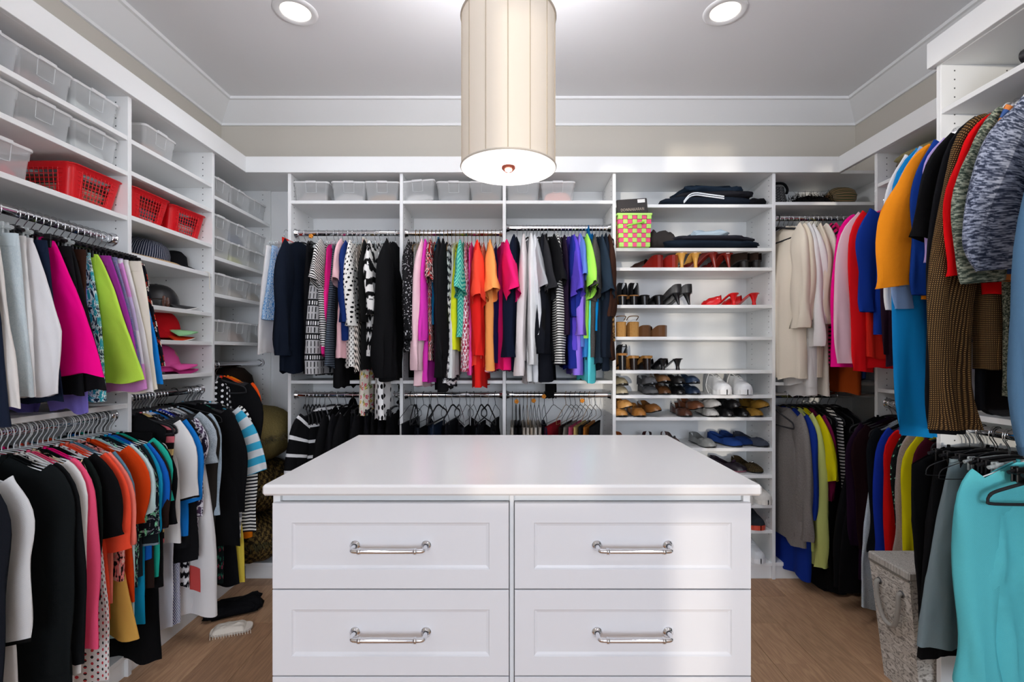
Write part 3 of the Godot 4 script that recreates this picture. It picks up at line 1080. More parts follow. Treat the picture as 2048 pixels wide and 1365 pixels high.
	rm.loft([rrect(0.102, 0.081, 0.008, h - 0.004), rrect(0.103, 0.082, 0.008, h + 0.008), rrect(0.096, 0.075, 0.006, h + 0.008), rrect(0.096, 0.075, 0.006, h - 0.004)], true, false, false)
	part("rim", rm, lime, t)
	var hd := MB.new()
	hd.tube(curve([Vector3(-0.05, 0.118, 0.083), Vector3(-0.02, 0.125, 0.092), Vector3(0.02, 0.132, 0.092), Vector3(0.052, 0.142, 0.084)]), 0.0045, 8)
	part("handle", hd, plainm("9bdc4a", 0.5), t)
	# black hosiery packet standing in it
	var pk := thing("hosiery_packet", "black hosiery packet with white lettering standing in the woven basket", "packet", Vector3(0.69, 2.036, -2.7715), 0.0)
	pk.rotation = Vector3(0.0, 0.0, 0.07)
	part("packet", boxy(Vector3(-0.088, -0.08, -0.012), Vector3(0.088, 0.168, 0.006), 0.004), plainm("2a2422", 0.4), pk)
	part("price_label", boxy(Vector3(0.032, 0.142, 0.0062), Vector3(0.075, 0.162, 0.0072), 0.0003), plainm("f2f0ea", 0.6), pk)
	var tm := TextMesh.new()
	tm.text = "DONNAKARAN"
	var sf := SystemFont.new()
	sf.font_names = PackedStringArray(["Droid Sans"])
	tm.font = sf
	tm.font_size = 16
	tm.pixel_size = 0.0013
	tm.depth = 0.001
	part("lettering", tm, plainm("b9aa98", 0.5), pk, Vector3(0.0, 0.106, 0.0068))
	var bt := MB.new()
	bt.lathe(PackedVector2Array([Vector2(0, 0), Vector2(0.02, 0), Vector2(0.021, 0.15), Vector2(0.017, 0.165), Vector2(0.018, 0.19), Vector2(0, 0.192)]), 20)
	solo("bottle", bt, plainm("dfe6d8", 0.3), "pale green capped bottle standing behind the packet in woven basket", "bottle", Vector3(0.762, 1.93, -2.83))

# ------------------------------------------------------------------ hangers
var hangers := {}

func hook(m: MB, low := -0.062, r := 0.0016) -> void:
	m.tube(curve([Vector3(0, low, 0), Vector3(0.002, -0.042, 0), Vector3(0.018, -0.018, 0), Vector3(0.0195, 0.004, 0), Vector3(0.008, 0.0185, 0), Vector3(-0.008, 0.0185, 0), Vector3(-0.0195, 0.003, 0), Vector3(-0.018, -0.012, 0)], 4), r, 6)

func shoulders(m: MB, r: float, flat: float, drop := -0.125) -> void:
	var path := curve([Vector3(-0.212, drop, 0), Vector3(-0.19, drop + 0.014, 0), Vector3(-0.09, -0.082, 0), Vector3(-0.03, -0.063, 0), Vector3(0.03, -0.063, 0), Vector3(0.09, -0.082, 0), Vector3(0.19, drop + 0.014, 0), Vector3(0.212, drop, 0)], 5)
	m.tube(path, r, 8)
	var b := curve([Vector3(-0.212, drop, 0), Vector3(-0.216, drop - 0.014, 0), Vector3(-0.195, drop - 0.024, 0), Vector3(0, drop - 0.026, 0), Vector3(0.195, drop - 0.024, 0), Vector3(0.216, drop - 0.014, 0), Vector3(0.212, drop, 0)], 4)
	m.tube(b, r * 0.85, 8)
	if flat != 1.0:
		for i in m.v.size():
			m.v[i].z *= flat

func build_hangers() -> void:
	var kinds := {
		"black": ["17171a", chrome, 0.0055, 0.6, "hanger_frame"],
		"grey": ["85878a", chrome, 0.0058, 0.6, "hanger_frame"],
		"white": ["e9ecec", plainm("e9ecec", 0.35), 0.0018, 1.0, "wire_frame"],
		"gold": ["8a6a3a", plainm("8a6a3a", 0.3, 0.8), 0.0016, 1.0, "wire_frame"],
		"dark": ["2a2a2c", plainm("3a3a3c", 0.3, 0.8), 0.0016, 1.0, "wire_frame"],
		"wood": ["5a2c1c", chrome, 0.009, 0.7, "hanger_frame"],
		"pink": ["ef4b9a", chrome, 0.006, 0.7, "hanger_frame"],
	}
	for k in kinds:
		var q: Array = kinds[k]
		var o := Node3D.new()
		o.name = "hanger"
		var m := MB.new()
		shoulders(m, q[2], q[3])
		part(q[4], m, plainm(q[0], 0.3 if k == "wood" else 0.7), o)
		m = MB.new()
		hook(m)
		part("hook", m, q[1], o)
		hangers[k] = o
	for k in ["clip", "clear"]:
		var o := Node3D.new()
		o.name = "clip_hanger"
		var m := MB.new()
		m.tube(curve([Vector3(-0.145, -0.088, 0), Vector3(-0.09, -0.078, 0), Vector3(0, -0.07, 0), Vector3(0.09, -0.078, 0), Vector3(0.145, -0.088, 0)], 4), 0.006, 8)
		var pm: Material = plainm("17171a", 0.35)
		if k == "clear":
			var g := StandardMaterial3D.new()
			g.albedo_color = Color(0.9, 0.93, 0.93, 0.35)
			g.transparency = BaseMaterial3D.TRANSPARENCY_ALPHA
			g.roughness = 0.12
			pm = g
		part("clip_bar", m, pm, o)
		m = MB.new()
		hook(m, -0.072)
		part("hook", m, chrome, o)
		for s in [-1.0, 1.0]:
			m = MB.new()
			for f in [-1.0, 1.0]:
				m.box(Vector3(s * 0.115 - 0.013, -0.118, f * 0.007 - 0.003), Vector3(s * 0.115 + 0.013, -0.072, f * 0.007 + 0.003), 0.002)
			m.box(Vector3(s * 0.115 - 0.016, -0.094, -0.0135), Vector3(s * 0.115 + 0.016, -0.086, 0.0135), 0.002)
			part("clip", m, pm, o)
		hangers[k] = o
	hangers["none"] = null

var hung := {}
var hanger_words := {"black": "black velvet hanger", "grey": "slim grey hanger", "white": "white wire hanger", "gold": "brass wire hanger", "dark": "dark wire hanger", "wood": "brown wooden hanger", "pink": "pink padded hanger", "clip": "black clip hanger", "clear": "clear clip hanger"}

func put_hanger(kind: String, at: Vector3, turn: float, label: String, group: String) -> void:
	if kind == "none":
		return
	var proto: Node3D = hangers[kind]
	var h := proto.duplicate() as Node3D if hung.has(kind) else proto
	hung[kind] = true
	h.name = numbered("clip_hanger" if kind in ["clip", "clear"] else "clothes_hanger")
	add_child(h)
	h.position = at
	h.rotation.y = turn
	tag(h, label, "hanger", group)

# ------------------------------------------------------------------ hanging clothes
# In a garment's own axes x runs along its width (positive towards the room), y up from the rod, z through its thickness.
var row_at := Vector3.ZERO
var row_dir := Vector3.ZERO
var row_turn := 0.0
var row_name := ""
var row_hanger := "black"
var row_fine := false
var count_g := 0

func row(at: Vector3, dir: Vector3, turn: float, called: String, hanger: String, fine := false) -> void:
	row_at = at
	row_dir = dir
	row_turn = turn
	row_name = called
	row_hanger = hanger
	row_fine = fine

func mt(s: String) -> StandardMaterial3D:
	if s.begins_with("p:"):
		var q := s.split(":")
		return print_cloth(q[1], Array(q[2].split(",")), float(q[3]))
	return cloth(s)

func g(kind: String, s: float, length: float, material: String, label: String, o := {}) -> Node3D:
	var names := {"tee": ["short_sleeve_top", "top"], "long": ["long_sleeve_top", "top"], "tank": ["sleeveless_top", "top"], "jacket": ["jacket", "jacket"], "skirt": ["skirt", "skirt"], "shorts": ["shorts", "shorts"], "pants": ["folded_trousers", "trousers"], "trousers": ["trousers", "trousers"], "dress": ["dress", "dress"], "scarf": ["scarf", "scarf"], "coat": ["coat", "coat"], "cardigan": ["cardigan", "cardigan"]}
	var at := row_at + row_dir * s
	var yaw: float = o.get("yaw", 0.0)
	var hk: String = o.get("h", row_hanger)
	var clip := kind in ["skirt", "shorts", "trousers"]
	var t := thing(names[kind][0], label + " " + row_name, names[kind][1], at, row_turn + yaw, o.get("group", ""))
	count_g += 1
	var r := RandomNumberGenerator.new()
	r.seed = 100 + count_g * 17
	var m := mt(material)
	var L: float = length
	var sw: float = o.get("sw", 0.16 if clip or kind in ["pants", "scarf"] else (0.185 if kind == "tank" else 0.205))
	var hw: float = o.get("hw", {"tee": 0.225, "long": 0.22, "tank": 0.21, "jacket": 0.225, "skirt": 0.24, "shorts": 0.22, "pants": 0.155, "trousers": 0.17, "dress": 0.24, "scarf": 0.12, "coat": 0.24, "cardigan": 0.22}[kind])
	var ys: float = o.get("top", -0.108 if clip else (-0.14 if kind == "pants" else -0.06))
	var slope := 0.0 if clip or kind in ["pants", "scarf"] else float(o.get("slope", 0.068))
	var nk := 0.0 if slope == 0.0 else 0.07
	var th: float = o.get("th", 0.02)
	var amp: float = o.get("amp", 0.012)
	var fd: float = o.get("dip", 0.05)
	var nu := 61 if row_fine else 37
	var nv := 26 if row_fine else 18
	var ns := FastNoiseLite.new()
	ns.seed = count_g
	ns.frequency = 1.0
	var f1 := r.randf() * TAU
	var f2 := r.randf() * TAU
	var f3 := r.randf() * TAU
	var f4 := r.randf() * TAU
	var lean := r.randf_range(-0.008, 0.008)
	var slit: float = o.get("split", 0.12 if kind == "shorts" else 0.0)
	var p := PackedVector3Array()
	var uv := PackedVector2Array()
	for j in nv:
		var v := float(j) / (nv - 1)
		var half := lerpf(sw, hw, pow(minf(v / float(o.get("flare", 1.0)), 1.0), 0.85) if clip else smoothstep(0.0, 0.8, v))
		var thick := lerpf(0.006, th, smoothstep(0.0, 0.35, v))
		if clip or kind == "pants":
			thick = lerpf(0.010, th, smoothstep(0.0, 0.3, v))
		for i in nu:
			var a := TAU * i / (nu - 1)
			var c := cos(a)
			var un := signf(c) * pow(absf(c), 0.75)
			var tn := signf(sin(a)) * pow(absf(sin(a)), 0.6)
			var top := ys
			if slope > 0.0:
				var ux := absf(un) * sw
				if ux > nk:
					top = ys - slope * pow((ux - nk) / (sw - nk), 1.15)
				else:
					top = ys - (fd if tn > 0 else 0.012) * sqrt(maxf(0.0, 1.0 - pow(ux / nk, 2.0)))
			elif kind == "pants":
				top = ys
			var bottom := -L + 0.007 * sin(un * 5.0 + f3) + 0.006 * sin(un * 11.0 + f1)
			if slit > 0.0:
				bottom += slit * maxf(0.0, 1.0 - absf(un) * 7.0)
			var y := lerpf(top, bottom, v)
			var k := pow(v, 0.7)
			var d := amp * k * (0.6 * sin(3.3 * un + f1 + 1.6 * v) + 0.4 * sin(8.1 * un + f2 - 1.3 * v) + 0.22 * sin(15.0 * un + f4 + 2.0 * v))
			d += amp * 1.3 * pow(v, 1.2) * (pow(absf(sin(4.6 * un + f2 + 0.7 * v)), 0.8) - 0.6)
			d += amp * 0.55 * ns.get_noise_3d(un * 3.0 + y * 2.0, y * 5.0, tn) * minf(1.0, v * 4.0)
			var tt := thick * tn * (1.0 + 0.3 * k * sin(9.5 * un + f3 + v)) + d + lean * v
			p.append(Vector3(un * half * (1.0 + 0.015 * sin(6.0 * v + f4)), y, tt))
			uv.append(Vector2(a / TAU * 4.0 * (sw + hw) * 0.5, -y))
	var b := MB.new()
	b.grid(nu, nv, p, uv, true)
	part("body", b, m, t)
	if o.has("motif"):
		var mm := MB.new()
		var q: Array = o.motif
		var pp := PackedVector3Array()
		var w := int(q[2]) - int(q[1]) + 1
		for j in range(int(q[3]), int(q[4]) + 1):
			for i in range(int(q[1]), int(q[2]) + 1):
				pp.append(p[j * nu + i] + b.n[j * nu + i] * 0.0025)
		mm.grid(w, int(q[4]) - int(q[3]) + 1, pp, PackedVector2Array())
		part("motif", mm, mt(q[0]), t)
	var sleeves: float = o.get("sl", {"tee": 0.2, "long": 0.56, "jacket": 0.58, "coat": 0.58, "cardigan": 0.56}.get(kind, 0.0))
	if sleeves > 0.0:
		var both: bool = o.get("both", false)
		sleeve(t, m, sw, ys - slope, sleeves, th, 1.0, r, o)
		if both:
			sleeve(t, m, sw, ys - slope, sleeves, th, -1.0, r, o)
	# neckband or waistband
	if clip:
		var wb := MB.new()
		var rings := []
		for q in [[ys + 0.001, 0.0085], [ys + 0.002, 0.0115], [ys - 0.036, 0.0135], [ys - 0.037, 0.0115]]:
			var ring := PackedVector3Array()
			for i in 33:
				var a := TAU * i / 32.0
				var c := cos(a)
				ring.append(Vector3(signf(c) * pow(absf(c), 0.75) * (sw + 0.002), q[0], signf(sin(a)) * pow(absf(sin(a)), 0.6) * q[1]))
			rings.append(ring)
		wb.loft(rings, false, false, false)
		part("waistband", wb, m, t)
	elif slope > 0.0 and o.get("neck", row_fine):
		var nb := MB.new()
		var path := PackedVector3Array()
		for i in 25:
			var a := PI * i / 24.0
			path.append(Vector3(cos(a) * nk, ys - fd * sin(a) + 0.001, 0.004 + 0.004 * sin(a)))
		nb.tube(path, 0.0075 if kind in ["jacket", "coat", "cardigan"] else 0.005, 6)
		part("neckband", nb, m if not o.has("trim") else mt(o.trim), t)
	if hk != "none" and not o.has("bare"):
		if clip and not hk in ["clip", "clear"]:
			hk = "clip"
		var hn: String = hanger_words[hk]
		var ho := at
		if o.has("front"):
			ho += Vector3(0, float(o.get("down", 0.0)), float(o.front)).rotated(Vector3.UP, row_turn + yaw)
		put_hanger(hk, ho, row_turn + yaw, hn + " holding the " + label, hn + " " + row_name)
	return t

func sleeve(t: Node3D, m: Material, sw: float, y0: float, length: float, th: float, side: float, r: RandomNumberGenerator, o: Dictionary) -> void:
	var short := length < 0.34
	var out: float = o.get("out", 0.055 if short else 0.045)
	var f1 := r.randf() * TAU
	var f2 := r.randf() * TAU
	var sway := r.randf_range(-0.02, 0.02) + float(o.get("sway", 0.0))
	var a := Vector3(sw - 0.055, y0 - 0.015, 0)
	var pts: Array
	if short:
		pts = [a, a + Vector3(0.055 + out * 0.2, -length * 0.3, sway * 0.2), a + Vector3(0.055 + out * 0.8, -length * 0.75, sway * 0.7), a + Vector3(0.055 + out, -length, sway)]
	else:
		pts = [a, a + Vector3(0.045 + out * 0.3, -0.075, sway * 0.1), a + Vector3(0.05 + out * 0.9, -length * 0.45, sway * 0.6), a + Vector3(0.05 + out, -length * 0.8, sway), a + Vector3(0.05 + out * 0.85, -length, sway * 1.1)]
	var path := curve(pts, 5 if short else 5)
	var n := path.size()
	var b := MB.new()
	var p := PackedVector3Array()
	var uv := PackedVector2Array()
	var ns := 17
	var w0: float = 0.085
	var w1: float = o.get("cuff", 0.085 if short else 0.052)
	var tk: float = o.get("st", maxf(th * 0.95, 0.013))
	var run := 0.0
	for j in n:
		var v := float(j) / (n - 1)
		var d := (path[mini(j + 1, n - 1)] - path[maxi(j - 1, 0)]).normalized()
		var u := Vector3(-d.y, d.x, 0).normalized()
		var wz := Vector3(0, 0, 1)
		var ru := lerpf(w0, w1, smoothstep(0.0, 0.8, v))
		var rt := lerpf(0.012, tk, smoothstep(0.0, 0.4, v))
		if not short:
			rt *= lerpf(1.0, 0.8, v)
		if j > 0:
			run += path[j].distance_to(path[j - 1])
		for i in ns:
			var q := TAU * i / (ns - 1)
			var wob := 1.0 + 0.12 * sin(3.0 * q + f1 + 5.0 * v) * v + (0.06 * sin(2.0 * q + 14.0 * v + f2) if not short else 0.0)
			var x := u * cos(q) * ru * wob + wz * sin(q) * rt * wob
			x += wz * (0.35 * tk * v * sin(cos(q) * 5.0 + f2 + 3.0 * v) + 0.25 * tk * sin(cos(q) * 9.0 - 9.0 * v + f1) * v)
			x.y += (0.018 if short else 0.006) * v * cos(q)
			var pt := path[j] + x
			pt.x *= side
			p.append(pt)
			uv.append(Vector2(float(i) / (ns - 1) * 4.0 * ru, run + 0.05))
	b.grid(ns, n, p, uv, true, side < 0)
	part("sleeve", b, m if not o.has("sleeve_mat") else mt(o.sleeve_mat), t)
	if o.has("cuff_mat"):
		var c := MB.new()
		var rings := []
		for q in [[n - 2, 1.03], [n - 1, 1.04], [n - 1, 0.95]]:
			var ring := PackedVector3Array()
			for i in ns:
				ring.append(path[q[0]] * Vector3(side, 1, 1) + (p[q[0] * ns + i] - path[q[0]] * Vector3(side, 1, 1)) * q[1])
			rings.append(ring)
		c.loft(rings, side < 0, false, false)
		part("cuff", c, mt(o.cuff_mat), t)

# a bare hanger on the rod
func bare(kind: String, s: float, yaw := 0.0) -> void:
	var hn: String = hanger_words[kind]
	put_hanger(kind, row_at + row_dir * s, row_turn + yaw, "empty " + hn + " " + row_name, "empty " + hn + " " + row_name)

# ------------------------------------------------------------------ what hangs on each rod (place along the rod, length, cloth)
func fill_rows() -> void:
	fill_left_upper()
	fill_left_lower()
	fill_left_middle()
	fill_left_far()
	fill_back_first_upper()
	fill_back_second_upper()
	fill_back_third_upper()
	fill_back_first_lower()
	fill_back_second_lower()
	fill_back_third_lower()
	fill_corner_upper()
	fill_corner_lower()
	fill_right_far_upper()
	fill_right_far_lower()
	fill_right_near_upper()
	fill_right_near_lower()

func fill_left_upper() -> void:
	row(Vector3(-1.626, 1.773, 0), Vector3(0, 0, -1), 0.0, "on left wall's upper rod", "clip", true)
	g("trousers", 1.258, 0.647, "e9e6e0", "cream trousers nearest the camera, cut by the frame", {"h": "clear", "hw": 0.2, "th": 0.013, "amp": 0.009})
	g("shorts", 1.336, 0.660, "1c2436", "dark navy shorts hanging below the white ones", {"hw": 0.22, "th": 0.013, "amp": 0.009})
	g("skirt", 1.366, 0.614, "ece8e2", "cream white skirt in front of the pale blue one", {"h": "clear", "sw": 0.15, "hw": 0.23, "th": 0.013, "amp": 0.009})
	g("shorts", 1.417, 0.597, "p:heather:d7e3e6,c2d2d8:0.25", "pale blue textured shorts between white pairs", {"h": "clear", "hw": 0.2, "th": 0.013, "amp": 0.009})
	g("trousers", 1.449, 0.588, "ecebe9", "white cropped trousers left of the logo skirt", {"sw": 0.15, "hw": 0.201, "th": 0.013, "amp": 0.009})
	g("skirt", 1.475, 0.583, "eeedee", "white skirt with a small dark logo outline at waist", {"sw": 0.145, "hw": 0.234, "flare": 0.6, "h": "clear", "th": 0.013, "amp": 0.009})
	g("shorts", 1.504, 0.609, "18243a", "dark navy shorts behind the white logo skirt", {"hw": 0.2, "th": 0.013, "amp": 0.009})
	g("skirt", 1.562, 0.535, "ff0090", "bright hot pink skirt with one black button", {"sw": 0.125, "hw": 0.298, "top": -0.085, "th": 0.013, "amp": 0.009})
	g("skirt", 1.588, 0.600, "121316", "long black skirt below the hot pink one", {"hw": 0.21, "th": 0.013, "amp": 0.009})
	g("shorts", 1.614, 0.593, "17171a", "black pleated shorts between pink and lime skirts", {"h": "clear", "sw": 0.14, "hw": 0.254, "th": 0.013, "amp": 0.009})
	g("skirt", 1.640, 0.440, "3a2118", "dark brown skirt behind the black shorts", {"hw": 0.17, "th": 0.013, "amp": 0.009})
	g("shorts", 1.666, 0.660, "8478d2", "periwinkle shorts hanging lowest under the lime skirt", {"hw": 0.16, "sw": 0.13, "th": 0.013, "amp": 0.009})
	g("skirt", 1.692, 0.630, "p:leaf:e6f4f2,2fa7b8,1c2f44:0.16", "turquoise and black leaf print skirt peeking under lime", {"hw": 0.2, "sw": 0.13, "th": 0.013, "amp": 0.009})
	g("skirt", 1.718, 0.565, "c4ef52", "lime green skirt with dark clip hanger", {"sw": 0.135, "hw": 0.3, "th": 0.013, "amp": 0.009})
	g("skirt", 1.744, 0.500, "a2359c", "magenta purple skirt right of the lime one", {"sw": 0.16, "hw": 0.273, "th": 0.013, "amp": 0.009})
	g("shorts", 1.770, 0.520, "p:paisley:4a57a8,d9c08a:0.12", "multicoloured paisley shorts beside the purple skirt", {"hw": 0.252, "th": 0.013, "amp": 0.009})
	g("skirt", 1.796, 0.600, "p:stripe_wide:d98fd2,d98fd2,c9b6dc,e8e4ee:0.5", "lilac pink skirt with striped hem", {"hw": 0.26, "th": 0.013, "amp": 0.009})
	g("shorts", 1.822, 0.600, "eceae8", "white shorts beside the lilac skirt", {"hw": 0.261, "th": 0.013, "amp": 0.009})
	g("shorts", 1.848, 0.603, "f1ead9", "cream shorts before the cap shelves", {"hw": 0.257, "sw": 0.19, "th": 0.013, "amp": 0.009})
	g("skirt", 1.874, 0.570, "1786de", "bright blue skirt edge behind the cream shorts", {"hw": 0.252, "th": 0.013, "amp": 0.009})
	g("skirt", 1.900, 0.500, "p:floral:16161c,e03a2a,f2e6dc:0.16", "black skirt with red and white flowers, last on rod", {"hw": 0.248, "th": 0.013, "amp": 0.009})

func fill_left_lower() -> void:
	row(Vector3(-1.626, 1.062, 0), Vector3(0, 0, -1), 0.0, "on left wall's near lower rod", "white", true)
	g("dress", 1.246, 0.820, "p:blob:1c2d6a,3ab0e0,e0409a,1c2d6a:0.3", "blue pink printed dress cut by the frame", {"th": 0.012, "amp": 0.008, "hw": 0.24})
	g("jacket", 1.286, 0.850, "15181f", "navy black jacket nearest the camera", {"both": true, "th": 0.012, "amp": 0.008, "out": 0.015})
	g("long", 1.350, 0.860, "e9eaea", "white top with black sleeve band", {"both": true, "cuff_mat": "141414", "sl": 0.42, "th": 0.012, "amp": 0.008, "out": 0.015})
	g("jacket", 1.468, 0.840, "15191a", "long black jacket with wide front", {"both": true, "hw": 0.27, "out": 0.029, "th": 0.012, "amp": 0.008})
	g("jacket", 1.486, 0.800, "101214", "black jacket behind the wide black one", {"out": 0.032, "th": 0.012, "amp": 0.008})
	g("tank", 1.505, 0.660, "p:floral:f1efe8,16161a,d9304a:0.14", "white sleeveless top with black and red flowers", {"dip": 0.03, "th": 0.012, "amp": 0.008, "hw": 0.2})
	g("long", 1.523, 0.860, "f0eeea", "long white tunic beside coral pink top", {"sl": 0.62, "out": 0.009, "th": 0.012, "amp": 0.008})
	g("long", 1.542, 0.740, "f4577f", "coral pink long sleeve top", {"th": 0.012, "amp": 0.008, "out": 0.036})
	g("tee", 1.560, 0.620, "p:leopard:ecdcb4,1a1512:0.2", "cream leopard print top with black spots", {"sl": 0.4, "out": -0.01, "th": 0.012, "amp": 0.008})
	g("long", 1.579, 0.660, "111a18", "dark green black top beside leopard print", {"sl": 0.42, "th": 0.012, "amp": 0.008, "out": 0.014})
	g("tank", 1.597, 0.500, "ff1480", "hot pink top with thin shoulder edge", {"sw": 0.215, "dip": 0.03, "th": 0.012, "amp": 0.008, "hw": 0.19})
	g("tee", 1.619, 0.600, "0e0e10", "black lace short sleeve top", {"sl": 0.24, "th": 0.012, "amp": 0.008, "out": 0.015})
	g("tank", 1.638, 0.860, "p:dots:f3f1ef,2a2a2a,d04048:0.045", "long white top with tiny red and black dots", {"sw": 0.205, "hw": 0.244, "th": 0.012, "amp": 0.008})
	g("tee", 1.656, 0.660, "ff5436", "orange red short sleeve top", {"sl": 0.3, "th": 0.012, "amp": 0.008, "out": 0.013})
	g("tee", 1.675, 0.620, "ff8a78", "salmon pink top with short sleeves", {"sl": 0.3, "th": 0.012, "amp": 0.008, "out": 0.007})
	g("long", 1.693, 0.860, "5d8aa0", "steel blue long top with turned cuff", {"sl": 0.3, "hw": 0.2, "th": 0.012, "amp": 0.008, "out": -0.01})
	g("tank", 1.722, 0.560, "p:leaf:f58a84,1a1616,f0c0b0:0.2", "coral top with black tropical leaves", {"sw": 0.21, "th": 0.012, "amp": 0.008, "hw": 0.23})
	g("shorts", 1.741, 0.780, "e0ac54", "mustard yellow shorts with dark waistband and stitched hem", {"sw": 0.15, "hw": 0.271, "top": -0.36, "h": "none", "split": 0, "th": 0.012, "amp": 0.008})
	g("tee", 1.759, 0.660, "dd4410", "rust orange top with notched sleeve", {"sl": 0.24, "th": 0.012, "amp": 0.008, "out": -0.01})
	g("tee", 1.778, 0.800, "cdeceb", "pale mint long top with short sleeves", {"sl": 0.22, "th": 0.012, "amp": 0.008, "out": -0.006})
	g("tee", 1.796, 0.620, "p:camo:10141c,8fe6b4,8d8f98,10141c:0.2", "black top with mint and grey shapes", {"sl": 0.3, "th": 0.012, "amp": 0.008, "out": -0.001})
	g("tee", 1.815, 0.600, "1b2327", "dark denim top with stitched sleeves", {"sl": 0.34, "cuff_mat": "8ea6b0", "th": 0.012, "amp": 0.008, "out": 0.019})
	g("long", 1.833, 0.780, "149ac4", "teal blue long sleeve top", {"sl": 0.3, "th": 0.012, "amp": 0.008, "out": -0.008})
	g("tee", 1.852, 0.550, "1668c8", "cobalt blue short sleeve top", {"sl": 0.3, "th": 0.012, "amp": 0.008, "out": -0.009})
	g("tee", 1.870, 0.660, "2c1d18", "dark brown short sleeve top", {"sl": 0.3, "th": 0.012, "amp": 0.008, "out": -0.007})
	g("tee", 1.889, 0.620, "23b49a", "sea green short sleeve top", {"th": 0.012, "amp": 0.008, "out": -0.01})
	g("tee", 1.907, 0.680, "0f0f11", "black top with wide short sleeves", {"sl": 0.3, "th": 0.012, "amp": 0.008, "out": -0.01})
	g("trousers", 1.930, 0.980, "0d0d0f", "long black trousers reaching the floor", {"hw": 0.207, "sw": 0.17, "top": -0.07, "h": "none", "th": 0.012, "amp": 0.008})
	bare("white", 1.560, 0.1)
	bare("white", 1.600, 0.1)
	bare("white", 1.750, 0.1)
	bare("dark", 1.860, 0.1)
	bare("dark", 1.900, 0.1)
	bare("white", 1.930, 0.1)

func fill_left_middle() -> void:
	row(Vector3(-1.629, 1.126, 0), Vector3(0, 0, -1), 0.0, "on middle left bay's rod", "black", true)
	g("tank", 1.990, 0.500, "121214", "black camisole nearest the panel", {"th": 0.012, "amp": 0.008, "hw": 0.17})
	g("tank", 2.009, 0.600, "p:stripe_wide:e0707a,1a1416,e8c884,1a1416,e0707a,1a1416:0.16", "pink gold and black striped knit top", {"sw": 0.21, "th": 0.012, "amp": 0.008, "hw": 0.17})
	g("tee", 2.027, 0.620, "f4f2ef", "cream white polo with black sleeve trim", {"sl": 0.3, "cuff_mat": "151515", "th": 0.012, "amp": 0.008, "out": -0.01})
	g("dress", 2.046, 0.980, "e3e4ec", "long pale lavender white dress", {"sw": 0.2, "hw": 0.176, "th": 0.012, "amp": 0.008})
	g("tee", 2.064, 0.600, "1a80d6", "bright blue top with wide sleeves", {"sl": 0.32, "out": -0.01, "th": 0.012, "amp": 0.008})
	g("jacket", 2.083, 0.660, "141416", "black blazer with sloping shoulder", {"th": 0.012, "amp": 0.008, "out": -0.01})
	g("dress", 2.101, 1.000, "p:stripe_d:eef0f6,1c2c78:0.055", "long dress with slanted navy and white stripes", {"sw": 0.2, "hw": 0.171, "th": 0.012, "amp": 0.008})
	g("tank", 2.119, 0.700, "1f35b8", "royal blue and white striped top", {"sw": 0.2, "th": 0.012, "amp": 0.008, "hw": 0.17})
	g("long", 2.138, 0.720, "p:leaf:eceaf0,2a2234,54405c:0.24", "white top with dark purple leaf print", {"sl": 0.4, "th": 0.012, "amp": 0.008, "out": -0.01})
	g("dress", 2.156, 0.860, "p:zebra:f0f0f0,15151a:0.22", "black and white zebra striped dress", {"hw": 0.17, "th": 0.012, "amp": 0.008})
	g("tee", 2.175, 0.660, "p:paisley:c3ccd2,5f7078:0.1", "grey blue snake print top with lace shoulder", {"sl": 0.18, "th": 0.012, "amp": 0.008, "out": -0.01})
	g("dress", 2.193, 1.000, "f0efee", "long white sleeveless dress with a coral motif", {"sw": 0.2, "hw": 0.276, "dip": 0.03, "th": 0.03, "motif": ["f0605c", 7, 10, 19, 22], "amp": 0.008})
	g("cardigan", 2.212, 0.660, "2a2622", "dark brown cardigan behind the white dress", {"th": 0.012, "amp": 0.008, "out": -0.004})
	g("long", 2.231, 0.700, "p:heather:b4c4cf,93a5b2:0.2", "light blue denim shirt with rolled sleeve", {"sl": 0.42, "th": 0.012, "amp": 0.008, "out": 0.015})
	g("cardigan", 2.374, 0.760, "101012", "black cardigan with draped front", {"hw": 0.27, "out": 0.044, "sl": 0.46, "th": 0.012, "amp": 0.008})
	g("dress", 2.392, 0.950, "p:floral:1c2a2a,2f8f7a,c04a70:0.14", "dark floral dress edge behind the denim shirt", {"hw": 0.179, "th": 0.012, "amp": 0.008})
	g("trousers", 2.411, 0.970, "0e0e12", "black trousers below the cardigan", {"top": -0.07, "hw": 0.258, "h": "none", "th": 0.012, "amp": 0.008})
	g("tank", 2.429, 0.740, "p:stripe_wide:f0f0f0,9a9ca4,f0f0f0,9a9ca4:0.08", "white and grey striped sleeveless top", {"sw": 0.2, "th": 0.012, "amp": 0.008, "hw": 0.252})
	g("scarf", 2.448, 0.980, "e8cf4e", "long yellow scarf with fringed ends", {"sw": 0.12, "hw": 0.257, "top": -0.13, "h": "none", "th": 0.012, "amp": 0.008})
	g("tee", 2.466, 0.600, "p:stripe_wide:3fb6de,e4ebee:0.075", "turquoise and white striped top with cuffed sleeve", {"sl": 0.3, "out": 0.056, "th": 0.012, "amp": 0.008})
	g("long", 2.485, 0.800, "p:stripe_h:f0efe8,14141a:0.07", "black and white thin striped long top", {"sl": 0.6, "out": 0.038, "th": 0.012, "amp": 0.008})
	bare("clip", 2.020, 0.1)
	bare("white", 2.120, 0.1)
	bare("white", 2.150, 0.1)
	bare("dark", 2.300, 0.1)
	bare("dark", 2.400, 0.1)
	bare("clip", 2.440, 0.1)

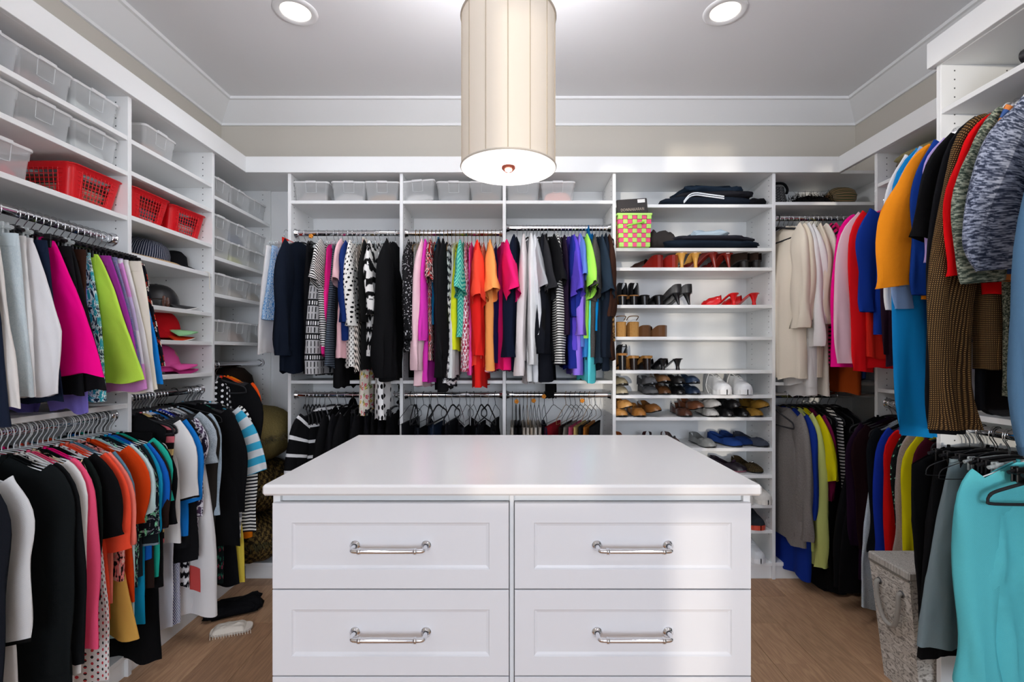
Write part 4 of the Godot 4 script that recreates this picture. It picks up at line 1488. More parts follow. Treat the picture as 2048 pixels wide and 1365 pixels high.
func fill_left_far() -> void:
	row(Vector3(-1.629, 1.252, 0), Vector3(0, 0, -1), 0.0, "in the far left bay", "black", true)
	g("tank", 2.530, 0.420, "p:dots:101012,f2f2f2:0.06", "black sleeveless top with white polka dots", {"sw": 0.13, "hw": 0.15, "th": 0.016, "amp": 0.01})
	g("jacket", 2.560, 0.500, "0f0f11", "black padded jacket with red and orange straps", {"sl": 0.32, "trim": "ff3a20", "cuff_mat": "ff4a18", "th": 0.016, "amp": 0.01, "out": -0.01})
	g("long", 2.590, 0.600, "ff5a1a", "bright orange top with bell sleeve", {"sl": 0.42, "th": 0.016, "amp": 0.01, "out": -0.01})
	g("dress", 2.620, 0.950, "ff8c14", "long bright orange dress edge", {"hw": 0.196, "th": 0.016, "amp": 0.01})

func fill_back_first_upper() -> void:
	row(Vector3(0, 2.023, -2.84), Vector3(1, 0, 0), -PI / 2, "on back wall's first upper rod", "clear", false)
	g("skirt", -1.346, 0.705, "f4f2f0", "white skirt leaning out over the left corner", {"yaw": -0.25, "th": 0.02})
	g("skirt", -1.320, 0.526, "p:blob:f2f6fa,3f86c8,cfe0f0,7fb2e0:0.14", "white and blue floral skirt", {"yaw": -0.2, "th": 0.02})
	g("scarf", -1.294, 0.735, "d62a1c", "red sheer scarf with gold hem", {"h": "none", "th": 0.02})
	g("trousers", -1.268, 0.663, "b9cff0", "pale blue trousers", {"yaw": -0.1, "hw": 0.2, "th": 0.02})
	g("jacket", -1.233, 0.814, "101826", "navy jacket with white piping", {"th": 0.035, "h": "black", "yaw": -0.1})
	g("trousers", -1.156, 0.817, "131316", "black trousers beside the aztec skirt", {"th": 0.03, "h": "black"})
	g("dress", -1.104, 0.833, "p:aztec:b9b8b9,1a1a1c,f4f4f4:0.30", "grey skirt dress with black aztec bands", {"th": 0.035, "sw": 0.19})
	g("tee", -1.062, 0.663, "p:stripe_h:f4f2ee,111114:0.05", "narrow black and white striped top", {"th": 0.02})
	g("tank", -1.036, 0.720, "ff2a92", "hot pink sleeveless top with black straps", {"th": 0.025})
	g("skirt", -1.010, 0.790, "p:stripe_h:2a3038,5a6470:0.05", "dark grey striped skirt low behind pink", {"th": 0.02})
	g("trousers", -0.977, 0.905, "0f0f11", "black trousers with pointed hem", {"th": 0.028, "h": "black"})
	g("tee", -0.951, 0.740, "f2c3c8", "light pink top behind navy", {"th": 0.02})
	g("long", -0.925, 0.640, "17306e", "navy blue blouse with full sleeve", {"th": 0.028, "sl": 0.4})
	g("long", -0.898, 0.780, "p:dots:f4f1ea,141414:0.05", "white blouse with black polka dots", {"th": 0.032, "sl": 0.42})
	g("tank", -0.872, 0.814, "p:stripe_d:f3e6da,1a1614:0.14", "cream top with black slanted bars", {"th": 0.025})
	g("scarf", -0.846, 1.060, "p:floral:efe6d6,d8436a,7a8f4a,e0b84a:0.16", "long cream floral scarf trailing below the shelf", {"th": 0.02, "hw": 0.14, "h": "none"})
	g("long", -0.820, 0.800, "141414", "black top beside the bold striped blouse", {"th": 0.022, "sl": 0.4})
	g("long", -0.792, 0.720, "p:zebra:f6f4f0,0f0f10:0.40", "white blouse with bold black bands", {"th": 0.032, "sl": 0.36})
	g("dress", -0.742, 1.080, "p:dots:f2f2f0,0f0f10:0.115", "long white dress with large black dots", {"th": 0.03, "hw": 0.22})
	g("jacket", -0.700, 0.860, "0f0f11", "black ruffled long blouse beside the panel", {"th": 0.055, "hw": 0.26, "h": "black", "sl": 0.7, "out": 0.06, "amp": 0.02})

func fill_back_second_upper() -> void:
	row(Vector3(0, 2.023, -2.84), Vector3(1, 0, 0), -PI / 2, "on back wall's second upper rod", "gold", false)
	g("long", -0.579, 0.700, "p:sequin:121214,e8e8ea:0.25", "black sequined top with velvet cuff", {"th": 0.03, "sl": 0.5, "out": 0.06, "cuff_mat": "0c0c0e", "h": "gold"})
	g("tank", -0.555, 0.600, "p:stripe_d:f2efe6,15151a:0.06", "black and white slanted striped top", {"th": 0.022, "h": "gold"})
	g("tank", -0.531, 0.600, "e9dfd0", "cream knit sleeveless top", {"th": 0.024, "h": "gold"})
	g("long", -0.508, 0.899, "f6cfd6", "light pink long sleeve top", {"th": 0.034, "sl": 0.66, "h": "gold"})
	g("long", -0.485, 0.877, "e33bbb", "magenta long top", {"th": 0.022, "sl": 0.5, "h": "gold"})
	g("tee", -0.461, 0.750, "p:blob:d8262c,f2d7d4,1a1616,d8262c:0.2", "red white and black printed top", {"th": 0.02, "h": "gold"})
	g("tank", -0.438, 0.560, "0f78a8", "teal blue sleeveless top with cowl neck", {"th": 0.03, "dip": -0.04, "h": "gold"})
	g("long", -0.414, 0.806, "18181a", "black long sleeve top beside teal", {"th": 0.032, "sl": 0.6, "h": "gold"})
	g("long", -0.391, 0.918, "131315", "black tall collar top", {"th": 0.036, "sl": 0.7, "h": "gold"})
	g("dress", -0.367, 0.883, "p:zebra:eeeeee,2a2a30:0.22", "grey white and black zebra striped dress", {"th": 0.026, "h": "gold"})
	g("tank", -0.344, 0.842, "eef0ec", "white top between zebra stripes and yellow", {"th": 0.018, "h": "gold"})
	g("tank", -0.320, 0.700, "eaf02c", "bright yellow sleeveless top", {"th": 0.024, "h": "gold"})
	g("tee", -0.296, 0.620, "p:chevron:7fd8bc,1f9e92,c9c4b8:0.09", "turquoise chevron print top", {"th": 0.026, "sl": 0.25, "h": "gold"})
	g("dress", -0.273, 0.800, "p:leopard:f4eef0,b02448:0.12", "white dress with dark red scribble print", {"th": 0.024, "h": "gold"})
	g("tank", -0.249, 0.820, "ff5ab4", "bright pink top peeking out below", {"th": 0.016, "h": "gold"})
	g("tee", -0.226, 0.778, "ff4a34", "coral red top with wide short sleeve", {"th": 0.036, "sl": 0.3, "yaw": 0.12, "out": 0.1, "h": "gold"})
	g("long", -0.203, 0.899, "ee2420", "red long sleeve top", {"th": 0.034, "sl": 0.58, "h": "gold"})
	g("tank", -0.179, 0.740, "ff9a86", "peach pink top behind red", {"th": 0.018, "h": "gold"})
	g("tee", -0.156, 0.806, "ffac5e", "light orange top with rolled sleeve", {"th": 0.034, "sl": 0.26, "yaw": 0.12, "out": 0.08, "h": "gold"})
	g("tank", -0.132, 0.820, "p:stripe_h:f4e4e2,e06a78:0.06", "pink and white striped top hanging low", {"th": 0.022, "h": "gold"})
	g("tank", -0.109, 0.760, "14245a", "dark navy top behind the last pink one", {"th": 0.022, "h": "gold"})
	g("tee", -0.085, 0.806, "ff1f78", "vivid pink top, last before the panel", {"th": 0.034, "sl": 0.27, "yaw": 0.22, "out": 0.12, "h": "gold"})

func fill_back_third_upper() -> void:
	row(Vector3(0, 2.053, -2.84), Vector3(1, 0, 0), -PI / 2, "on back wall's third upper rod", "black", false)
	g("jacket", 0.019, 0.836, "10182c", "navy long sleeve jacket leftmost", {"th": 0.04, "sl": 0.62, "yaw": -0.1})
	g("long", 0.053, 0.780, "efe6e4", "pale pinkish white top with pointed cuff", {"th": 0.028, "sl": 0.72})
	g("tee", 0.073, 0.721, "b4b6b8", "light grey top with short sleeve", {"th": 0.026, "sl": 0.28, "yaw": 0.2, "out": 0.1})
	g("long", 0.094, 0.907, "f4f4f2", "white long sleeve top", {"th": 0.026, "sl": 0.66})
	g("long", 0.114, 0.899, "eceef0", "cool white long top beside charcoal", {"th": 0.026, "sl": 0.5})
	g("tee", 0.135, 0.721, "2c2c2f", "charcoal grey short sleeve top", {"th": 0.03, "sl": 0.29, "yaw": 0.15, "out": 0.1})
	g("jacket", 0.155, 0.893, "14161d", "blue black zip jacket", {"th": 0.042, "sl": 0.6})
	g("long", 0.176, 0.836, "0f0f10", "plain black long top", {"th": 0.028, "sl": 0.5})
	g("tee", 0.196, 0.776, "131315", "black top with short flared sleeve", {"th": 0.026, "sl": 0.25, "yaw": 0.12, "out": 0.1})
	g("scarf", 0.217, 1.000, "0b0b0c", "thin black sash dangling below the shelf", {"th": 0.018, "hw": 0.03, "sw": 0.05, "h": "none"})
	g("long", 0.237, 0.798, "p:stripe_h:f4f2ea,121214:0.055", "black and white striped long sleeve top", {"th": 0.032, "sl": 0.66})
	g("tank", 0.258, 0.800, "p:stripe_v:2a1424,d83a78:0.08", "maroon and pink striped top low behind stripes", {"th": 0.018})
	g("long", 0.278, 0.800, "22142a", "dark aubergine top", {"th": 0.02, "sl": 0.5})
	g("tee", 0.299, 0.721, "5b48c8", "violet short sleeve top with lavender edge", {"th": 0.028, "sl": 0.3, "yaw": 0.15, "out": 0.1})
	g("long", 0.320, 0.825, "1c2a86", "royal navy long top", {"th": 0.034, "sl": 0.4})
	g("tee", 0.340, 0.693, "5f7fd0", "cornflower blue short sleeve top", {"th": 0.024, "sl": 0.22, "yaw": 0.12, "out": 0.08})
	g("long", 0.360, 0.863, "8f72e0", "lavender purple long top", {"th": 0.028, "sl": 0.5})
	g("tee", 0.381, 0.666, "a6f05a", "lime green top with short sleeve", {"th": 0.026, "sl": 0.27, "yaw": 0.1, "out": 0.12})
	g("tank", 0.401, 0.760, "p:paisley:1c5fae,5ec0e4:0.08", "blue patterned sleeveless top", {"th": 0.024, "sw": 0.2})
	g("tank", 0.422, 0.896, "5edbe6", "aqua sleeveless top", {"th": 0.024, "sw": 0.2})
	g("tank", 0.443, 0.617, "0a86cc", "bright blue top with high neck", {"th": 0.03, "dip": -0.06, "top": -0.04})
	g("tee", 0.463, 0.765, "p:heather:5a5856,3c3a3a:0.2", "heathered dark grey top with short sleeve", {"th": 0.03, "sl": 0.28, "yaw": -0.1, "out": 0.1})
	g("tee", 0.483, 0.800, "22303e", "slate navy top with short sleeve", {"th": 0.03, "sl": 0.3, "out": 0.1})
	g("long", 0.504, 0.836, "141d2a", "dark navy tunic", {"th": 0.028, "sl": 0.62})
	g("cardigan", 0.524, 0.776, "3a231a", "brown cardigan, last before the shoe shelves", {"th": 0.03, "sl": 0.4})
	g("tank", 0.545, 0.666, "p:leopard:c99a5a,1c1410:0.1", "leopard print top edge against the panel", {"th": 0.016, "sw": 0.19})

func fill_back_first_lower() -> void:
	row(Vector3(0, 1.067, -2.84), Vector3(1, 0, 0), -PI / 2, "on back wall's first lower rod", "black", false)
	g("long", -1.080, 0.620, "p:stripe_wide:0f0f11,0f0f11,0f0f11,0f0f11,e8e8e8:0.085", "black top with white sleeve stripes", {"th": 0.04, "sl": 0.5, "yaw": -0.5})
	g("long", -1.041, 0.620, "0d0d0f", "black top right of the striped sleeve", {"th": 0.035})
	g("jacket", -0.994, 0.620, "111114", "black jacket with small metal dots", {"th": 0.035})
	g("jacket", -0.949, 0.620, "0c0c0e", "black hooded jacket", {"th": 0.045, "dip": -0.05})
	g("trousers", -0.910, 0.700, "101013", "black trousers beside hooded jacket", {"th": 0.03, "yaw": 0})
	g("long", -0.871, 0.620, "0e0e11", "soft black long top", {"th": 0.03})
	g("trousers", -0.832, 0.700, "121216", "blue black trousers", {"th": 0.03})
	g("trousers", -0.793, 0.700, "0d0d0e", "black trousers under the dotted dress", {"th": 0.03})
	g("trousers", -0.754, 0.700, "0f0f12", "black pleated trousers", {"th": 0.03})
	g("trousers", -0.709, 0.700, "0c0c0e", "black trousers nearest the panel", {"th": 0.03})
	bare("black", -1.235, 0.5)
	bare("black", -1.215, 0.5)
	bare("black", -1.190, 0.5)
	bare("black", -1.170, 0.5)
	bare("black", -1.150, 0.5)
	bare("grey", -1.120, 0.5)
	bare("white", -1.050, 0.5)

func fill_back_second_lower() -> void:
	row(Vector3(0, 1.067, -2.84), Vector3(1, 0, 0), -PI / 2, "on back wall's second lower rod", "dark", false)
	g("pants", -0.610, 0.620, "1a1c22", "charcoal trousers folded over a hanger", {"th": 0.018, "yaw": -0.1, "top": -0.15, "h": "dark"})
	g("pants", -0.577, 0.620, "22262e", "slate trousers folded over a hanger", {"th": 0.018, "yaw": 0.25, "top": -0.17, "h": "black"})
	g("pants", -0.535, 0.620, "14161c", "ink black trousers folded over a hanger", {"th": 0.018, "yaw": -0.1, "top": -0.19, "h": "dark"})
	g("pants", -0.492, 0.620, "2a3548", "faded denim trousers folded over a hanger", {"th": 0.018, "yaw": 0.25, "top": -0.15, "h": "dark"})
	g("pants", -0.450, 0.620, "1c2c44", "dark denim trousers folded over a hanger", {"th": 0.018, "yaw": -0.1, "top": -0.17, "h": "black"})
	g("pants", -0.408, 0.620, "101116", "jet black trousers folded over a hanger", {"th": 0.018, "yaw": 0.25, "top": -0.19, "h": "dark"})
	g("pants", -0.365, 0.620, "181a20", "graphite trousers folded over a hanger", {"th": 0.018, "yaw": -0.1, "top": -0.15, "h": "black"})
	g("pants", -0.323, 0.620, "26282e", "dark grey trousers folded over a hanger", {"th": 0.018, "yaw": 0.25, "top": -0.17, "h": "grey"})
	g("pants", -0.280, 0.620, "16181e", "blue black trousers folded over a hanger", {"th": 0.018, "yaw": -0.1, "top": -0.19, "h": "dark"})
	g("pants", -0.238, 0.620, "121318", "soft black trousers folded over a hanger", {"th": 0.018, "yaw": 0.25, "top": -0.15, "h": "dark"})
	g("pants", -0.195, 0.620, "1e2026", "anthracite trousers folded over a hanger", {"th": 0.018, "yaw": -0.1, "top": -0.17, "h": "black"})
	g("pants", -0.153, 0.620, "14151a", "night blue trousers folded over a hanger", {"th": 0.018, "yaw": 0.25, "top": -0.19, "h": "black"})
	g("pants", -0.111, 0.620, "0f1014", "deep black trousers folded over a hanger", {"th": 0.018, "yaw": -0.1, "top": -0.15, "h": "dark"})
	bare("black", -0.590, 0.1)
	bare("black", -0.500, 0.1)
	bare("grey", -0.260, 0.1)

func fill_back_third_lower() -> void:
	row(Vector3(0, 1.067, -2.84), Vector3(1, 0, 0), -PI / 2, "on back wall's third lower rod", "dark", false)
	g("pants", -0.010, 0.620, "d9d2c6", "ivory trousers folded over a thin hanger", {"th": 0.016, "h": "dark", "yaw": 0, "top": -0.17})
	g("pants", 0.012, 0.620, "17171a", "black trousers folded over a thin hanger", {"th": 0.016, "h": "black", "yaw": 0, "top": -0.17})
	g("pants", 0.034, 0.620, "141416", "deep black trousers folded over a thin hanger", {"th": 0.016, "h": "black", "yaw": 0, "top": -0.17})
	g("pants", 0.056, 0.620, "cfc6ba", "pale stone trousers folded over a thin hanger", {"th": 0.016, "h": "dark", "yaw": 0, "top": -0.17})
	g("pants", 0.078, 0.620, "e4ddd4", "off white trousers folded over a thin hanger", {"th": 0.016, "h": "gold", "yaw": 0, "top": -0.17})
	g("pants", 0.100, 0.620, "d8cbb8", "light beige trousers folded over a thin hanger", {"th": 0.016, "h": "dark", "yaw": 0, "top": -0.17})
	g("pants", 0.122, 0.620, "e9e4dc", "chalk white trousers folded over a thin hanger", {"th": 0.016, "h": "dark", "yaw": 0, "top": -0.17})
	g("pants", 0.148, 0.620, "c9c0b6", "warm grey trousers folded over a thin hanger", {"th": 0.016, "h": "dark", "yaw": 0, "top": -0.17})
	g("pants", 0.179, 0.620, "26243a", "dark indigo trousers folded over a thin hanger", {"th": 0.016, "h": "dark", "yaw": 0, "top": -0.17})
	g("pants", 0.232, 0.620, "a81c2c", "crimson trousers folded over a thin hanger", {"th": 0.016, "h": "dark", "yaw": -0.35, "top": -0.17})
	g("pants", 0.307, 0.620, "2a1c16", "dark chocolate trousers folded over a thin hanger", {"th": 0.016, "h": "gold", "yaw": -0.35, "top": -0.17})
	g("pants", 0.335, 0.620, "8d8a80", "sage grey trousers folded over a thin hanger", {"th": 0.016, "h": "dark", "yaw": -0.35, "top": -0.17})
	g("pants", 0.363, 0.620, "d0567a", "rose pink trousers folded over a thin hanger", {"th": 0.016, "h": "dark", "yaw": -0.35, "top": -0.17})
	g("pants", 0.391, 0.620, "d9c07a", "sand yellow trousers folded over a thin hanger", {"th": 0.016, "h": "dark", "yaw": -0.35, "top": -0.17})
	g("pants", 0.419, 0.620, "23262c", "smoke black trousers folded over a thin hanger", {"th": 0.016, "h": "dark", "yaw": -0.35, "top": -0.17})
	g("pants", 0.447, 0.620, "b9722c", "caramel trousers folded over a thin hanger", {"th": 0.016, "h": "gold", "yaw": -0.35, "top": -0.17})
	g("pants", 0.480, 0.620, "17181c", "coal black trousers folded over a thin hanger", {"th": 0.016, "h": "dark", "yaw": -0.35, "top": -0.17})

func fill_corner_upper() -> void:
	row(Vector3(0, 2.112, -2.84), Vector3(1, 0, 0), -PI / 2, "on corner bay's upper rod", "black", false)
	g("cardigan", 1.565, 0.939, "f0e4d0", "cream ribbed cardigan leftmost", {"th": 0.05, "sl": 0.52, "hw": 0.23})
	g("cardigan", 1.591, 0.889, "eee2cc", "ivory cardigan with wide sleeve", {"th": 0.035, "sl": 0.48})
	g("long", 1.617, 0.980, "f6f5f2", "white blouse with a dangling knotted cuff", {"th": 0.04, "sl": 0.62})
	g("long", 1.643, 1.040, "f1efec", "white draped long top with pointed hem", {"th": 0.04, "sl": 0.5})
	g("cardigan", 1.679, 0.944, "p:knit:ede2cf,e2d4bc:0.25", "oatmeal knit cardigan right of the white tops", {"th": 0.05, "sl": 0.5})
	g("long", 1.711, 1.026, "e9e0d2", "pale knit tunic with long hem", {"th": 0.03, "sl": 0.5})
	g("tee", 1.737, 0.860, "p:stripe_h:c01c5e,1c1418:0.09", "raspberry and black striped top", {"th": 0.028, "sl": 0.55})
	g("long", 1.763, 0.700, "c81a5c", "raspberry red long sleeve top", {"th": 0.03, "sl": 0.5})
	g("tank", 1.789, 0.860, "6f8fc0", "denim blue sleeveless top", {"th": 0.024})
	g("tee", 1.815, 0.700, "f6da1c", "bright yellow top", {"th": 0.028})
	g("long", 1.841, 0.750, "17307e", "royal blue long top", {"th": 0.028})
	g("long", 1.867, 1.020, "a4440f", "rust brown suede top hanging low", {"th": 0.034})
	g("tank", 1.901, 0.880, "3a3c44", "dark grey sequined sleeveless top", {"th": 0.024})
	g("tank", 1.937, 0.950, "2c4a86", "navy striped sleeveless top", {"th": 0.024})
	bare("black", 1.540, 0.1)
	bare("dark", 1.560, 0.1)

func fill_corner_lower() -> void:
	row(Vector3(0, 1.066, -2.84), Vector3(1, 0, 0), -PI / 2, "on corner bay's lower rod", "black", false)
	g("cardigan", 1.575, 0.808, "p:heather:8f8a86,6d6864:0.12", "heathered grey cardigan with black hanger in front", {"th": 0.035, "front": 0.045, "down": -0.02, "sl": 0.62, "hw": 0.25})
	g("long", 1.607, 1.000, "12308a", "royal blue long top below the grey cardigan", {"th": 0.03, "sl": 0.5})
	g("cardigan", 1.639, 0.840, "c3cc78", "pale lime cardigan with long sleeve", {"th": 0.04, "sl": 0.76})
	g("long", 1.671, 0.600, "cfc408", "mustard yellow top with curved shoulder", {"th": 0.03, "sl": 0.3, "out": 0.07})
	g("long", 1.703, 0.780, "6a0f3a", "dark berry top edge", {"th": 0.026, "sl": 0.4})
	g("dress", 1.735, 1.049, "0b0b0d", "black long dress nearest berry top", {"th": 0.05, "hw": 0.26})
	g("dress", 1.767, 1.063, "0d0c10", "black dress with ruffled hem", {"th": 0.05, "hw": 0.26})
	g("dress", 1.808, 0.950, "p:stripe_h:f0eeea,0d0d0f:0.07", "black and white striped dress edge among black", {"th": 0.03, "sw": 0.2, "hw": 0.24})
	g("dress", 1.855, 1.049, "0c0c0f", "black dress beside the striped edge", {"th": 0.05, "hw": 0.26})
	g("dress", 1.901, 1.049, "0e0d12", "black evening dress nearest the corner", {"th": 0.05, "hw": 0.26})

func fill_right_far_upper() -> void:
	row(Vector3(1.945, 2.105, 0), Vector3(0, 0, -1), PI, "on right wall's far upper rod", "pink", true)
	g("jacket", 2.056, 0.800, "15161a", "black leather-look jacket edge nearest the camera", {"h": "black", "th": 0.02, "amp": 0.01, "out": 0.015})
	g("tank", 2.173, 0.760, "1c2230", "dark navy sleeveless top half hidden", {"th": 0.02, "amp": 0.01, "hw": 0.22})
	g("jacket", 2.203, 0.850, "2a1626", "dark plum satin jacket", {"sl": 0.66, "hw": 0.24, "th": 0.02, "amp": 0.01, "out": 0.005})
	g("jacket", 2.328, 0.700, "163a9e", "royal blue jacket with cuffed sleeve", {"sl": 0.45, "hw": 0.2, "th": 0.02, "amp": 0.01, "out": 0.021})
	g("tank", 2.358, 0.820, "e02a1e", "orange red camisole under the blue cuff", {"th": 0.02, "amp": 0.01, "hw": 0.208})
	g("jacket", 2.388, 0.860, "f0141e", "bright red glossy jacket", {"sl": 0.74, "hw": 0.25, "th": 0.02, "amp": 0.01, "out": 0.011})
	g("long", 2.430, 0.800, "f6ccd8", "light pink knit top with fringed hem", {"hw": 0.27, "sl": 0.7, "out": 0.078, "th": 0.02, "amp": 0.01})
	g("long", 2.460, 0.800, "ff0f92", "hot pink long sleeve top", {"hw": 0.27, "sl": 0.72, "out": 0.068, "th": 0.02, "amp": 0.01})
	bare("pink", 2.470, 0.1)
	bare("wood", 2.440, 0.1)

func fill_right_far_lower() -> void:
	row(Vector3(1.945, 1.053, 0), Vector3(0, 0, -1), PI, "on right wall's far lower rod", "black", true)
	g("dress", 1.987, 0.850, "0e0e10", "black long top nearest the deep unit", {"th": 0.02, "amp": 0.012, "hw": 0.264})
	g("cardigan", 2.021, 0.700, "4a0f22", "maroon cardigan", {"th": 0.02, "amp": 0.012, "out": -0.009})
	g("cardigan", 2.060, 0.720, "e6da10", "bright yellow cardigan", {"sl": 0.6, "th": 0.02, "amp": 0.012, "out": 0.017})
	g("tee", 2.094, 0.720, "p:heather:b9aaa2,9a8c86:0.15", "beige grey marled top beside yellow", {"sl": 0.5, "th": 0.02, "amp": 0.012, "out": 0.017})
	g("long", 2.128, 0.700, "p:sequin:0e0f10,8fd8b4:0.3", "black top with sparse green dashes", {"th": 0.02, "amp": 0.012, "out": 0.001})
	g("cardigan", 2.173, 0.780, "d90f10", "bright red cardigan", {"sl": 0.7, "th": 0.02, "amp": 0.012, "out": 0.015})
	g("long", 2.218, 0.840, "1432a0", "royal blue top with lilac shoulder", {"sl": 0.66, "th": 0.02, "amp": 0.012, "out": 0.018})
	g("tank", 2.252, 0.500, "8a78d8", "lilac top behind royal blue", {"sw": 0.21, "th": 0.02, "amp": 0.012, "hw": 0.242})
	g("cardigan", 2.286, 0.860, "0f1318", "blue black cardigan", {"th": 0.02, "amp": 0.012, "out": -0.01})
	g("dress", 2.334, 0.980, "p:paisley:dfeaf2,6d8494:0.11", "white and grey paisley print dress", {"hw": 0.258, "sw": 0.19, "th": 0.02, "amp": 0.012})
	g("cardigan", 2.368, 0.900, "1c060c", "dark maroon cardigan", {"th": 0.02, "amp": 0.012, "out": 0.013})
	g("cardigan", 2.402, 0.860, "200a22", "dark purple cardigan", {"th": 0.02, "amp": 0.012, "out": 0.019})
	g("dress", 2.436, 0.950, "0b0b0e", "black velvet dress", {"th": 0.02, "amp": 0.012, "hw": 0.291})
	g("dress", 2.470, 0.950, "0d0d10", "black dress last before the corner panel", {"th": 0.02, "amp": 0.012, "hw": 0.298})

func fill_right_near_upper() -> void:
	row(Vector3(1.613, 2.109, 0), Vector3(0, 0, -1), PI, "on right wall's near upper rod", "white", true)
	g("long", 1.195, 0.930, "4f7290", "steel blue sweatshirt with ribbed hem, nearest the camera", {"hw": 0.2, "sw": 0.15, "sl": 0.9, "cuff": 0.06, "out": 0.175, "th": 0.028, "cuff_mat": "4a6b88", "amp": 0.01})
	g("tee", 1.325, 0.620, "p:marl:b9c0d2,333a4c:0.22", "blue grey marled top with short sleeves", {"sl": 0.42, "out": 0.051, "th": 0.03, "cuff": 0.1, "amp": 0.01})
	g("tee", 1.355, 0.970, "p:stripe_wide:e08a4c,44629c:0.045", "orange and blue striped top with long hem", {"hw": 0.2, "sl": 0.45, "th": 0.018, "amp": 0.01, "out": -0.01})
	g("long", 1.385, 0.930, "p:marl:b4b9a4,39453c:0.22", "olive grey marled top with long body", {"hw": 0.19, "sl": 0.45, "cuff": 0.09, "out": 0.064, "th": 0.018, "amp": 0.01})
	g("tee", 1.415, 0.620, "e80c14", "bright red top with elbow sleeve", {"sl": 0.42, "out": 0.073, "cuff": 0.08, "h": "white", "th": 0.018, "amp": 0.01})
	g("jacket", 1.445, 0.840, "p:tweed:1c130c,b08a54:0.09", "brown houndstooth tweed jacket", {"hw": 0.225, "sl": 0.88, "out": 0.105, "th": 0.034, "cuff": 0.065, "amp": 0.01})
	g("jacket", 1.475, 0.980, "15161a", "black jacket lining beside tweed", {"hw": 0.2, "sl": 0.9, "th": 0.018, "amp": 0.01, "out": 0.095})
	g("tank", 1.505, 0.970, "1432a8", "cobalt blue top seen under the tweed", {"sw": 0.18, "hw": 0.14, "th": 0.018, "amp": 0.01})
	g("tee", 1.535, 0.700, "121214", "black short sleeve top", {"sl": 0.3, "h": "black", "th": 0.018, "amp": 0.01, "out": 0.046})
	g("tee", 1.565, 0.620, "c9b2ee", "lavender short sleeve top", {"sl": 0.36, "th": 0.018, "amp": 0.01, "out": 0.038})
	g("long", 1.595, 0.700, "143e96", "dark blue top below lavender", {"sl": 0.46, "th": 0.018, "amp": 0.01, "out": 0.034})
	g("tee", 1.625, 0.620, "ff9a1e", "bright orange short sleeve shirt", {"sl": 0.42, "out": 0.073, "cuff": 0.1, "h": "black", "th": 0.026, "amp": 0.01})
	g("tee", 1.655, 0.750, "8fb0e0", "light blue top below the orange sleeve", {"sl": 0.5, "out": 0.053, "th": 0.018, "amp": 0.01})
	g("long", 1.685, 0.760, "0e88cc", "azure blue sweatshirt with ribbed cuffs", {"hw": 0.19, "sl": 0.94, "cuff": 0.07, "out": 0.017, "h": "wood", "th": 0.03, "amp": 0.01})
	g("long", 1.715, 0.860, "f5f5f4", "white long sleeve top, farthest from the camera", {"hw": 0.24, "sl": 0.5, "out": 0.029, "h": "wood", "th": 0.018, "amp": 0.01})

func fill_right_near_lower() -> void:
	row(Vector3(1.613, 1.047, 0), Vector3(0, 0, -1), PI, "on right wall's near lower rod", "clip", true)
	g("long", 1.465, 0.820, "5fc4cc", "large teal long sleeve top facing the camera", {"hw": 0.235, "sl": 0.6, "both": true, "out": 0.015, "h": "black", "th": 0.035, "amp": 0.034, "trim": "49aab2", "front": -0.05, "down": -0.03, "dip": 0.07})
	g("trousers", 1.520, 0.700, "1c2022", "dark trousers on a clip behind the teal top", {"sw": 0.12, "hw": 0.13, "th": 0.02})
	g("shorts", 1.565, 0.450, "141618", "black shorts on a clear clip hanger", {"h": "clear", "sw": 0.12, "hw": 0.13, "th": 0.02})
	g("skirt", 1.610, 0.720, "84959a", "slate grey pleated skirt with belt loops", {"sw": 0.15, "hw": 0.246, "th": 0.028, "top": -0.09})
	g("trousers", 1.655, 0.780, "101012", "black trousers hanging to below the slate skirt", {"hw": 0.227, "h": "grey", "th": 0.02})
	g("dress", 1.700, 0.740, "0c0c0e", "black dress against the deep unit's side panel", {"th": 0.02, "hw": 0.2})
	bare("clip", 1.400, 0.1)
	bare("clip", 1.440, 0.1)
	bare("clear", 1.500, 0.1)
	bare("clip", 1.560, 0.1)
	bare("dark", 1.600, 0.1)
	bare("dark", 1.650, 0.1)
	bare("white", 1.480, 0.1)


# ------------------------------------------------------------------ shoes
func tab(a: Array, x: float) -> float:
	for i in a.size() - 1:
		if x <= a[i + 1].x:
			return lerpf(a[i].y, a[i + 1].y, smoothstep(0.0, 1.0, (x - a[i].x) / (a[i + 1].x - a[i].x)))
	return a[-1].y

